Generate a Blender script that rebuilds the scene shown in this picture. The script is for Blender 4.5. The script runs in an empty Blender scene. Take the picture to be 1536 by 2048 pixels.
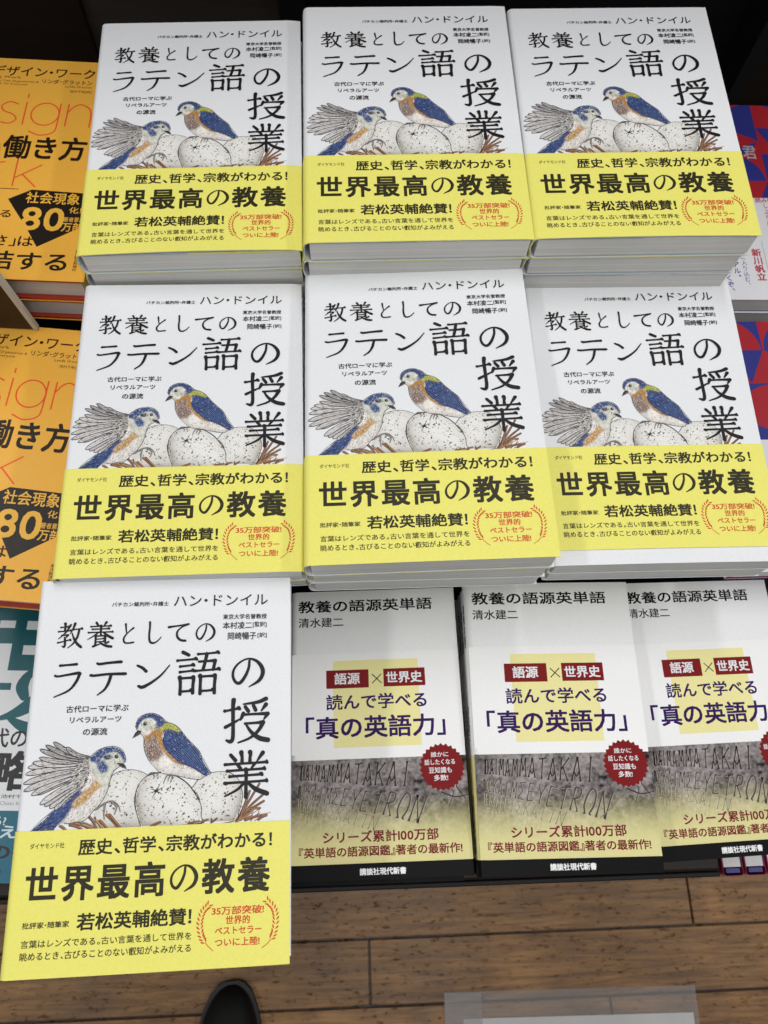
import bpy, math, random
import numpy as np
from mathutils import Matrix, Vector, Euler
from mathutils.geometry import tessellate_polygon

random.seed(11); RNG = np.random.default_rng(5)
scene = bpy.context.scene
COL = scene.collection
LAT=[('バチカン裁判所・弁護士', 37.5, 67.1, 173.4, 2.4), ('ハン・ドンイル', 69.9, 119.8, 172.9, 6.0), ('東京大学名誉教授', 96.2, 119.4, 165.4, 2.7), ('本村凌二', 96.2, 111.6, 160.2, 3.7), ('[監訳]', 112.1, 119.4, 160.7, 3.1), ('岡崎暢子', 99.0, 113.9, 154.4, 3.9), ('[訳]', 114.7, 119.5, 155.0, 2.9), ('古代ローマに学ぶ', 18.5, 49.5, 119.1, 3.4), ('リベラルアーツ', 20.8, 46.3, 113.9, 2.8), ('の源流', 27.8, 39.7, 107.6, 3.5)]
TITLE=[('教', 10.9, 23.5, 151.6, 165.3), ('養', 26.0, 39.4, 152.0, 165.2), ('と', 43.0, 50.8, 153.2, 164.7), ('し', 56.0, 64.6, 153.1, 165.1), ('て', 67.3, 78.9, 153.7, 164.1), ('の', 81.7, 92.5, 153.4, 164.2), ('ラ', 11.0, 24.8, 126.9, 145.2), ('テ', 29.1, 47.2, 127.2, 145.5), ('ン', 52.1, 69.6, 129.8, 143.2), ('語', 73.2, 95.4, 126.5, 148.8), ('の', 100.9, 118.9, 128.8, 145.6), ('授', 98.2, 121.4, 101.3, 123.6), ('業', 98.9, 121.1, 75.0, 97.4)]
OBI=[('ダイヤモンド社', 7.3, 23.4, 55.4, 2.5), ('歴史、哲学、宗教がわかる！', 30.3, 123.1, 51.8, 7.1), ('世界最高の教養', 7.2, 122.0, 32.2, 15.0), ('批評家・随筆家', 7.2, 28.6, 20.8, 2.7), ('若松英輔絶賛！', 32.3, 85.2, 19.1, 7.2), ('言葉はレンズである。古い言葉を通して世界を', 7.4, 85.7, 12.7, 3.3), ('眺めるとき、古びることのない叡知がよみがえる', 7.5, 85.6, 7.5, 3.4), ('35万部突破!', 94.9, 119.6, 22.5, 3.6), ('世界的', 101.6, 113.0, 18.3, 3.6), ('ベストセラー', 96.7, 118.5, 14.1, 3.1), ('ついに上陸!', 96.8, 117.7, 9.0, 3.5)]
WREATH=[[(93.1, 26.7), (90.5, 23.4), (89.6, 18.4), (90.8, 13.3), (93.2, 9.9), (96.0, 7.3)], [(121.4, 27.3), (124.4, 23.7), (125.3, 19.0), (124.3, 13.5), (122.2, 9.9), (119.0, 7.5)]]
ART={'lbody': [(31.9, 96.6), (33.7, 98.5), (36.4, 100.5), (39.6, 101.6), (42.9, 101.9), (45.8, 101.2), (48.1, 99.5), (49.4, 97.0), (49.8, 94.7), (48.3, 93.3), (46.5, 91.7), (44.7, 90.4), (43.6, 88.5), (43.1, 86.9), (42.5, 83.7), (41.6, 80.0), (40.4, 77.3), (38.5, 74.4), (36.1, 72.0), (34.0, 69.4), (31.4, 67.2), (27.7, 66.9), (25.0, 66.3), (22.3, 66.4), (19.6, 65.6), (18.1, 64.1), (17.5, 62.8), (5.2, 62.7), (11.2, 67.0), (14.6, 69.6), (16.6, 72.7), (21.1, 74.8), (24.1, 77.9), (26.6, 81.0), (28.2, 84.2), (29.8, 87.8), (31.8, 91.5)], 'lcrown': [(31.9, 96.6), (33.7, 98.5), (36.4, 100.5), (39.6, 101.6), (42.9, 101.9), (45.8, 101.2), (48.1, 99.5), (49.4, 97.0), (49.9, 94.2), (49.0, 94.2), (48.0, 96.6), (46.5, 98.6), (44.1, 99.3), (41.2, 99.2), (39.4, 97.6), (37.6, 96.5), (36.8, 94.6), (34.9, 94.7), (33.0, 95.2)], 'lneck': [(36.1, 94.2), (38.7, 94.6), (40.8, 92.1), (40.4, 90.3), (38.6, 89.9), (37.0, 91.8)], 'lear': [(39.0, 97.3), (41.8, 97.7), (43.1, 96.5), (41.0, 95.8), (39.3, 96.0)], 'leye': [(45.2, 96.9), (46.3, 96.9)], 'lorange': [(36.7, 89.5), (38.2, 88.0), (38.2, 85.2), (37.2, 82.5), (34.6, 80.3), (32.9, 78.0), (30.7, 75.8), (28.5, 74.5), (26.2, 74.2), (25.2, 75.1), (26.9, 77.3), (29.5, 79.5), (32.6, 81.7), (35.2, 83.9), (36.4, 86.7)], 'ltail': [(16.6, 72.7), (21.1, 74.8), (24.1, 77.9), (26.6, 81.2), (29.0, 80.5), (26.4, 77.8), (25.0, 75.1), (23.6, 72.0), (22.0, 69.3), (19.5, 66.7), (17.4, 63.7), (16.2, 62.6), (5.2, 62.6), (11.2, 67.0)], 'ltips': [(20.1, 102.1), (13.7, 104.9), (10.0, 103.5), (7.4, 101.6), (7.4, 97.6), (4.5, 95.4), (2.4, 93.1), (1.6, 89.9), (1.1, 85.5), (1.5, 82.1), (5.3, 80.1), (7.6, 80.3), (9.9, 75.6), (12.1, 74.7), (14.7, 73.7), (17.1, 72.9)], 'lbase': [(31.9, 96.9), (31.4, 96.7), (31.0, 96.2), (30.6, 95.7), (30.1, 95.3), (31.6, 94.8), (31.7, 93.8), (31.7, 92.9), (31.8, 92.0), (31.9, 91.0), (32.0, 90.1), (32.0, 89.1), (31.7, 87.3), (31.3, 85.9), (30.5, 84.6), (29.2, 83.2)], 'lbeak': [(45.6, 94.0), (48.5, 93.5), (49.7, 92.6), (50.6, 90.7), (48.6, 91.3), (46.7, 92.4)], 'lfoot': [[(36.6, 72.2), (41.0, 75.0), (44.7, 75.8), (47.6, 73.7), (48.7, 70.9)], [(44.2, 75.6), (46.8, 73.0), (46.0, 69.8)], [(41.1, 74.6), (40.9, 70.5), (41.3, 67.8)], [(29.6, 66.8), (33.4, 65.8), (37.2, 63.9)]], 'nestl': [[(34.0, 68.9), (35.8, 67.0), (37.7, 63.8)], [(37.4, 67.0), (38.9, 65.6), (40.5, 63.3)], [(39.3, 66.9), (41.3, 65.1), (42.8, 63.4)], [(42.3, 69.5), (45.3, 66.7), (48.3, 63.5)], [(43.7, 69.5), (46.2, 66.7), (49.0, 63.7)], [(20.5, 65.3), (22.0, 64.4), (23.5, 63.0)], [(25.1, 65.6), (27.9, 64.9), (30.8, 63.4)], [(26.9, 66.5), (31.6, 65.0), (34.5, 63.5)], [(30.6, 65.9), (33.9, 64.6), (37.2, 63.6)], [(63.7, 62.9), (66.4, 64.4), (68.4, 65.2)]], 'legg': [(42.3, 83.2), (43.2, 86.9), (44.8, 88.7), (47.1, 89.7), (50.3, 90.3), (53.2, 90.3), (57.0, 89.5), (60.4, 87.8), (63.0, 84.9), (64.2, 62.4), (34.5, 63.5), (35.8, 70.2), (40.4, 76.9)], 'cegg': [(59.2, 63.2), (57.0, 68.9), (55.6, 74.1), (55.6, 78.3), (56.7, 82.5), (59.2, 85.8), (62.9, 87.8), (67.7, 88.4), (72.0, 87.7), (77.0, 85.5), (81.4, 82.2), (84.8, 77.8), (87.1, 74.1), (88.2, 70.9), (88.2, 66.8), (87.6, 63.7)], 'regg': [(80.3, 82.7), (83.1, 80.8), (85.7, 83.9), (88.9, 86.2), (92.6, 87.4), (96.4, 87.8), (100.8, 87.4), (104.1, 85.7), (106.6, 82.9), (108.0, 78.6), (108.4, 75.5), (107.6, 71.3), (106.4, 67.7), (104.8, 64.2), (86.4, 63.8), (87.1, 75.2)], 'crack': [[(65.7, 79.8), (66.7, 81.6), (67.5, 83.6)], [(65.7, 79.8), (64.1, 80.5), (62.8, 80.9)], [(65.7, 79.5), (64.1, 79.3), (62.7, 79.2)], [(65.7, 79.5), (64.5, 77.7), (63.6, 76.2)], [(66.0, 79.5), (67.6, 78.7), (69.0, 77.7)], [(66.0, 79.8), (67.8, 80.8), (69.5, 81.8)], [(66.3, 79.5), (66.8, 78.7), (67.1, 78.0)]], 'rbody': [(53.7, 111.0), (53.9, 112.9), (54.6, 114.8), (56.4, 116.4), (59.1, 117.4), (61.8, 117.6), (64.6, 116.7), (67.2, 115.0), (69.2, 113.0), (72.6, 111.8), (75.4, 109.8), (76.9, 108.1), (79.4, 105.0), (82.9, 101.4), (85.7, 98.6), (87.2, 96.1), (87.5, 93.7), (89.0, 91.2), (91.0, 88.7), (92.3, 87.3), (89.4, 85.9), (86.8, 84.5), (81.3, 85.1), (78.0, 86.0), (73.7, 87.1), (69.3, 87.7), (66.6, 88.9), (63.7, 91.7), (60.9, 95.0), (59.0, 98.9), (58.3, 102.1), (58.2, 104.8), (57.5, 106.5), (56.7, 107.3), (54.9, 108.8)], 'rcrown': [(53.6, 110.3), (53.9, 112.9), (54.6, 114.8), (56.4, 116.4), (59.1, 117.4), (61.8, 117.6), (64.6, 116.7), (67.2, 115.0), (69.2, 112.8), (68.2, 111.4), (66.0, 110.6), (63.9, 110.4), (64.3, 113.4), (62.0, 115.4), (59.2, 115.5), (56.5, 113.9), (55.0, 111.8), (54.6, 110.0)], 'ryel': [(66.6, 109.8), (68.2, 111.9), (69.8, 112.9), (72.6, 111.8), (75.4, 109.8), (76.9, 107.8), (75.0, 107.3), (72.2, 108.5), (69.4, 109.2), (67.8, 108.4)], 'rwing': [(67.8, 108.4), (69.9, 109.4), (75.0, 107.6), (77.0, 107.8), (79.4, 105.0), (82.9, 101.4), (85.7, 98.6), (87.2, 96.1), (87.5, 93.7), (89.0, 91.2), (91.0, 88.7), (92.3, 87.3), (89.4, 86.4), (85.5, 88.9), (81.1, 91.2), (76.7, 92.9), (73.3, 95.7), (70.4, 98.5), (68.4, 101.3), (67.7, 104.0), (68.4, 106.2)], 'rorange': [(58.4, 105.4), (58.9, 106.2), (60.8, 106.4), (62.8, 109.1), (65.5, 110.1), (67.2, 108.4), (66.8, 106.2), (67.8, 102.4), (69.9, 98.5), (73.3, 95.2), (77.8, 91.8), (74.5, 93.0), (70.5, 96.4), (67.1, 100.2), (65.3, 103.5), (64.9, 106.3), (62.9, 107.2), (60.3, 104.5)], 'rbreast': [(58.2, 104.8), (60.3, 104.5), (62.9, 106.9), (65.2, 105.2), (65.7, 101.4), (67.8, 97.5), (65.2, 95.4), (62.8, 94.7), (60.8, 95.3), (58.9, 99.9)], 'rbeak': [(52.3, 105.3), (53.6, 108.0), (54.9, 109.3), (56.9, 109.0), (56.5, 107.6), (54.8, 106.5)], 'reye': [(58.3, 112.4), (59.5, 112.3)], 'rear': [(61.1, 110.2), (63.8, 111.8), (64.4, 110.4), (62.3, 109.4)], 'rfoot': [[(61.5, 87.6), (62.8, 88.5), (65.0, 88.5), (67.7, 88.7)], [(63.4, 88.1), (64.3, 86.9), (64.1, 85.5)], [(65.0, 88.4), (66.1, 87.8), (65.2, 86.7)], [(72.1, 87.2), (70.5, 86.7), (69.4, 84.4), (69.1, 83.0)], [(72.3, 87.1), (71.6, 85.7), (71.1, 84.3)], [(73.1, 86.9), (73.2, 85.3), (72.5, 83.5)], [(73.7, 86.9), (74.5, 86.6), (75.9, 86.3)]], 'twig': [[(105.6, 64.4), (110.3, 71.2), (116.7, 81.3)], [(106.2, 64.9), (108.7, 69.7), (111.9, 78.0)], [(107.0, 65.1), (112.5, 71.1), (118.4, 75.9)], [(105.6, 64.6), (112.0, 69.1), (119.0, 73.0)], [(107.7, 66.1), (112.0, 69.3), (117.1, 69.7)], [(109.9, 64.5), (115.3, 65.9), (120.4, 66.7)], [(106.7, 64.6), (109.3, 69.2), (110.3, 74.4)], [(110.5, 64.7), (112.6, 65.9), (113.7, 65.7)], [(107.8, 64.8), (108.2, 68.2), (109.3, 71.3)], [(105.6, 64.1), (109.9, 66.0), (113.6, 69.0)], [(116.4, 64.5), (118.5, 65.7), (120.4, 66.2)], [(88.5, 64.5), (90.6, 65.2), (91.7, 65.4)], [(93.3, 64.1), (94.9, 65.0), (96.0, 65.8)], [(64.2, 63.6), (66.7, 64.7), (68.3, 65.2)], [(82.1, 64.0), (85.3, 64.6), (87.4, 64.7)]]}
SM=[('教養の語源英単語', 3.9, 91.0, 159.0, 7.8), ('清水建二', 3.9, 32.8, 149.2, 6.2)]
SO=[('語源', 26.8, 42.6, 112.0, 7.0), ('世界史', 59.5, 81.9, 111.9, 6.9), ('読んで学べる', 21.5, 83.9, 96.4, 9.2), ('「真の英語力」', 8.9, 94.6, 79.2, 12.9), ('誰かに', 84.9, 95.5, 66.1, 3.0), ('話したくなる', 80.8, 99.2, 61.6, 3.2), ('豆知識も', 83.2, 97.0, 56.8, 3.4), ('多数!', 86.0, 94.5, 52.4, 3.3), ('シリーズ累計100万部', 18.9, 86.6, 20.0, 6.2), ('『英単語の語源図鑑』著者の最新作!', 4.8, 100.2, 12.5, 5.4), ('講談社現代新書', 40.0, 66.7, 2.4, 3.6)]
SQ={'obitop': [(-1.5, 131.4), (106.6, 132.2)], 'yel': [(25.6, 127.0), (79.8, 126.7), (79.8, 74.0), (26.1, 73.3)], 'r1': [(21.5, 120.8), (48.3, 120.9), (48.2, 110.1), (21.6, 109.5)], 'r2': [(57.9, 120.9), (84.0, 120.8), (83.9, 109.8), (57.7, 109.7)], 'x': [(50.9, 117.5), (55.7, 112.6)], 'photo': [(-0.5, 66.2), (106.1, 67.4)], 'black': [(-3.1, 6.4), (106.9, 8.9)], 'badge': [(91.2, 60.2), (105.4, 60.3), (92.9, 73.6)], 'row1': [(6.0, 64.0), (75.2, 64.2), (72.2, 49.0), (5.4, 55.7)], 'row2': [(4.6, 52.8), (83.5, 44.2), (76.6, 28.9), (4.1, 46.3)], 'row3': [(4.0, 45.2), (53.6, 33.1), (49.7, 25.8), (3.7, 39.4)], 'row4': [(5.4, 37.1), (41.9, 27.6), (40.2, 23.1), (5.1, 32.6)]}
POSE={'A': [-0.09066, 0.39829, 0.16652, 0.01391, 0.00494, -0.02493], 'B': [0.04435, 0.39344, 0.18303, 0.00808, 0.00595, -0.01872], 'C': [0.17803, 0.39378, 0.18518, -0.00342, -0.00513, -0.02845], 'D': [-0.09036, 0.20851, 0.14072, 0.01648, -0.02111, 0.00995], 'E': [0.04436, 0.208, 0.15708, 0.00506, -0.04408, -0.04157], 'F': [0.18138, 0.21213, 0.13562, -0.00238, 0.01176, -0.0192], 'G': [-0.09673, 0.02101, 0.12992, 0.00626, 0.03672, 0.03612], 'H': [0.01732, 0.04253, 0.04992, 0.00439, -0.03445, -0.03271], 'I': [0.12808, 0.04171, 0.06013, -0.012, -0.00401, -0.00345], 'J': [0.23474, 0.04582, 0.0364, 0.0231, 0.05197, 0.12201]}
CAMR=[[0.998698, 0.015424, -0.048628], [-0.031329, 0.937708, -0.346008], [0.040262, 0.347081, 0.93697]]

# ------------------------------------------------------------------ camera, light, exposure
cam = bpy.data.cameras.new('camera')
cam.sensor_fit = 'HORIZONTAL'; cam.sensor_width = 36.0; cam.lens = 36.31
cam.clip_start = 0.02; cam.clip_end = 60
cam.dof.use_dof = True; cam.dof.focus_distance = 0.43; cam.dof.aperture_fstop = 24
cam_o = bpy.data.objects.new('camera', cam); COL.objects.link(cam_o)
m = Matrix(CAMR).to_4x4(); m.translation = Vector((0, 0, 0.545))
cam_o.matrix_world = m
scene.camera = cam_o

world = bpy.data.worlds.new('World'); scene.world = world; world.use_nodes = True
bg = world.node_tree.nodes['Background']
bg.inputs[0].default_value = (0.92, 0.95, 1.0, 1); bg.inputs[1].default_value = 0.31

def area(name, loc, sx, sy, power, col=(1.0, 0.985, 0.97)):
    l = bpy.data.lights.new(name, 'AREA'); l.shape = 'RECTANGLE'; l.size = sx; l.size_y = sy
    l.energy = power; l.color = col
    o = bpy.data.objects.new(name, l); COL.objects.link(o); o.location = loc
    return o
area('ceiling_tube_light', (0.22, 0.10, 1.95), 0.16, 2.2, 18)
area('ceiling_tube_light', (-1.35, 0.1, 1.95), 0.16, 2.2, 16)
area('ceiling_tube_light', (1.65, 0.1, 1.95), 0.16, 2.2, 16)
area('ceiling_tube_light', (0.16, 2.6, 1.95), 0.16, 1.6, 9)

vs = scene.view_settings
vs.view_transform = 'Standard'; vs.look = 'None'; vs.exposure = 0.0; vs.gamma = 1.0
vs.use_curve_mapping = False

# ------------------------------------------------------------------ materials
def new_mat(name):
    mt = bpy.data.materials.new(name); mt.use_nodes = True
    nt = mt.node_tree; return mt, nt, nt.nodes['Principled BSDF']
def N(nt, t, **kw):
    n = nt.nodes.new(t)
    for k, v in kw.items():
        if k in n.inputs: n.inputs[k].default_value = v
        else: setattr(n, k, v)
    return n
def coords(nt, scale=(1, 1, 1), kind='Object'):
    tc = N(nt, 'ShaderNodeTexCoord'); mp = N(nt, 'ShaderNodeMapping')
    mp.inputs['Scale'].default_value = scale
    nt.links.new(tc.outputs[kind], mp.inputs[0]); return mp.outputs[0]
def bump(nt, b, height, strength, dist=0.001):
    bm = N(nt, 'ShaderNodeBump'); bm.inputs['Strength'].default_value = strength
    bm.inputs['Distance'].default_value = dist
    nt.links.new(height, bm.inputs['Height']); nt.links.new(bm.outputs[0], b.inputs['Normal'])
def simple(name, col, rough=0.5, spec=0.5, noise=0.0, nscale=60):
    mt, nt, b = new_mat(name)
    b.inputs['Roughness'].default_value = rough; b.inputs['Specular IOR Level'].default_value = spec
    if noise:
        n = N(nt, 'ShaderNodeTexNoise', Scale=nscale, Detail=6.0)
        nt.links.new(coords(nt), n.inputs[0])
        r = N(nt, 'ShaderNodeValToRGB')
        r.color_ramp.elements[0].position = 0.3; r.color_ramp.elements[1].position = 0.7
        r.color_ramp.elements[0].color = tuple(c * (1 - noise) for c in col) + (1,)
        r.color_ramp.elements[1].color = tuple(min(1, c * (1 + noise)) for c in col) + (1,)
        nt.links.new(n.outputs[0], r.inputs[0]); nt.links.new(r.outputs[0], b.inputs['Base Color'])
    else:
        b.inputs['Base Color'].default_value = tuple(col) + (1,)
    return mt
def printed(name, rough, spec, coat=0.0, wob=0.07):
    # printed paper: colour comes from the printed colours stored on the mesh, with paper tooth and slight waviness
    mt, nt, b = new_mat(name)
    at = N(nt, 'ShaderNodeAttribute', attribute_name='print')
    n1 = N(nt, 'ShaderNodeTexNoise', Scale=900.0, Detail=3.0); nt.links.new(coords(nt), n1.inputs[0])
    n2 = N(nt, 'ShaderNodeTexNoise', Scale=26.0, Detail=2.0); nt.links.new(coords(nt), n2.inputs[0])
    mr = N(nt, 'ShaderNodeMapRange'); nt.links.new(n1.outputs[0], mr.inputs[0])
    mr.inputs['From Min'].default_value = 0.3; mr.inputs['From Max'].default_value = 0.7
    mr.inputs['To Min'].default_value = 0.965; mr.inputs['To Max'].default_value = 1.02
    mx = N(nt, 'ShaderNodeMix', data_type='RGBA', blend_type='MULTIPLY'); mx.inputs['Factor'].default_value = 1
    nt.links.new(at.outputs['Color'], mx.inputs['A']); nt.links.new(mr.outputs[0], mx.inputs['B'])
    nt.links.new(mx.outputs['Result'], b.inputs['Base Color'])
    b.inputs['Roughness'].default_value = rough; b.inputs['Specular IOR Level'].default_value = spec
    if coat:
        b.inputs['Coat Weight'].default_value = coat; b.inputs['Coat Roughness'].default_value = 0.16
    ad = N(nt, 'ShaderNodeMath', operation='MULTIPLY_ADD'); nt.links.new(n1.outputs[0], ad.inputs[0])
    ad.inputs[1].default_value = 0.035; nt.links.new(n2.outputs[0], ad.inputs[2])
    bump(nt, b, ad.outputs[0], wob, 0.004)
    return mt
def page_mat(name, lo, hi):
    mt, nt, b = new_mat(name)
    n = N(nt, 'ShaderNodeTexNoise', Scale=1.0, Detail=5.0, Roughness=0.7)
    nt.links.new(coords(nt, (6, 6, 1900)), n.inputs[0])
    n2 = N(nt, 'ShaderNodeTexNoise', Scale=14.0, Detail=4.0); nt.links.new(coords(nt), n2.inputs[0])
    a = N(nt, 'ShaderNodeMath', operation='MULTIPLY_ADD'); nt.links.new(n2.outputs[0], a.inputs[0])
    a.inputs[1].default_value = 0.35; nt.links.new(n.outputs[0], a.inputs[2])
    r = N(nt, 'ShaderNodeValToRGB'); nt.links.new(a.outputs[0], r.inputs[0])
    r.color_ramp.elements[0].position = 0.42; r.color_ramp.elements[1].position = 0.95
    r.color_ramp.elements[0].color = tuple(lo) + (1,); r.color_ramp.elements[1].color = tuple(hi) + (1,)
    nt.links.new(r.outputs[0], b.inputs['Base Color']); b.inputs['Roughness'].default_value = 0.8
    b.inputs['Specular IOR Level'].default_value = 0.2
    bump(nt, b, n.outputs[0], 0.35, 0.0004)
    return mt
M_JACKET = printed('matte_printed_paper', 0.44, 0.20, 0.0)
M_GLOSS = printed('glossy_printed_paper', 0.42, 0.06, 0.0, 0.08)
M_ORANGE = printed('satin_printed_paper', 0.34, 0.3, 0.12, 0.16)
M_PAGES = page_mat('page_edges', (0.44, 0.43, 0.405), (0.80, 0.79, 0.76))
M_PAGES_W = page_mat('white_page_edges', (0.58, 0.56, 0.54), (0.72, 0.70, 0.68))
M_BLUE = simple('pale_blue_endpaper', (0.36, 0.45, 0.48), 0.7)
M_YELLOW = simple('yellow_band_flap', (0.72, 0.68, 0.12), 0.6)
M_CARD = simple('white_card', (0.72, 0.72, 0.71), 0.6)
M_RED = simple('red_board', (0.42, 0.045, 0.02), 0.5, 0.4, 0.12)
M_BLUEBOARD = simple('blue_board', (0.05, 0.05, 0.22), 0.5, 0.4, 0.12)
M_BLACKCARD = simple('black_card', (0.012, 0.012, 0.013), 0.35, 0.5)

def attr(me, cols):
    a = me.color_attributes.new('print', 'FLOAT_COLOR', 'POINT')
    c = np.ones((len(cols), 4), np.float32); c[:, :3] = cols
    a.data.foreach_set('color', c.ravel())
def obj(name, verts, faces, mat, parent=None, cols=None, smooth=False):
    me = bpy.data.meshes.new(name)
    me.from_pydata([tuple(v) for v in verts], [], [tuple(f) for f in faces])
    if cols is not None: attr(me, np.asarray(cols))
    me.materials.append(mat)
    if smooth:
        for p in me.polygons: p.use_smooth = True
    me.update()
    o = bpy.data.objects.new(name, me); COL.objects.link(o)
    if parent is not None: o.parent = parent
    return o
class MB:
    def __init__(s): s.v = []; s.f = []; s.c = []
    def add(s, v, f, c=(1, 1, 1)):
        n = len(s.v); s.v += [tuple(q) for q in v]; s.f += [tuple(i + n for i in t) for t in f]; s.c += [c] * len(v)
    def box(s, a, b, c=(1, 1, 1), bev=0.0):
        x0, y0, z0 = a; x1, y1, z1 = b
        if bev <= 0:
            s.add([(x0, y0, z0), (x1, y0, z0), (x1, y1, z0), (x0, y1, z0), (x0, y0, z1), (x1, y0, z1), (x1, y1, z1), (x0, y1, z1)],
                  [(3, 2, 1, 0), (4, 5, 6, 7), (0, 1, 5, 4), (1, 2, 6, 5), (2, 3, 7, 6), (3, 0, 4, 7)], c); return
        e = bev; vv = []
        for (z, i) in ((z0, e), (z0 + e, 0), (z1 - e, 0), (z1, e)):
            vv += [(x0 + i, y0 + i, z), (x1 - i, y0 + i, z), (x1 - i, y1 - i, z), (x0 + i, y1 - i, z)]
        ff = [(3, 2, 1, 0), (12, 13, 14, 15)]
        for k in range(3):
            for j in range(4): ff.append((4 * k + j, 4 * k + (j + 1) % 4, 4 * k + 4 + (j + 1) % 4, 4 * k + 4 + j))
        s.add(vv, ff, c)
    def build(s, name, mat, parent=None, smooth=False): return obj(name, s.v, s.f, mat, parent, s.c, smooth)

# ------------------------------------------------------------------ lettering and print
_gc = {}
def glyph(ch):
    if ch in _gc: return _gc[ch]
    c = bpy.data.curves.new('letter', 'FONT'); c.body = ch; c.size = 1; c.resolution_u = 3
    o = bpy.data.objects.new('letter', c); COL.objects.link(o)
    dg = bpy.context.evaluated_depsgraph_get(); dg.update()
    me = bpy.data.meshes.new_from_object(o.evaluated_get(dg))
    n = len(me.vertices); v = np.zeros(n * 3); me.vertices.foreach_get('co', v)
    f = [tuple(p.vertices) for p in me.polygons]
    bpy.data.objects.remove(o); bpy.data.curves.remove(c); bpy.data.meshes.remove(me)
    _gc[ch] = (v.reshape(-1, 3)[:, :2], f); return _gc[ch]
NARROW = set('、。・！!「」『』[]?') | set('0123456789')
def is_cjk(ch): return ord(ch) > 0x2E80
def layout(s, track=0.0, vertical=False):
    out = []; x = 0.0
    for ch in s:
        if ch == ' ': x += 0.3; continue
        if ch == '\u3000': x += 1.0; continue
        v, f = glyph(ch)
        if vertical:
            dy = 0.05 if ch in '、。' else 0
            out.append((ch, v + np.array([0 if ch not in '、。' else .55, -x + (0.5 if ch in '、。' else 0)]), f))
            x += 1.0 if ch not in '、。' else .6; continue
        if ch in NARROW or not is_cjk(ch):
            pad = 0.05
            lo, hi = v[:, 0].min(), v[:, 0].max()
            if ch in '、。・！': pad = 0.12
            out.append((ch, v + np.array([x - lo + pad, 0]), f)); x += hi - lo + 2 * pad + track
        else:
            out.append((ch, v + np.array([x, 0]), f)); x += 1.0 + track
    return out

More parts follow.
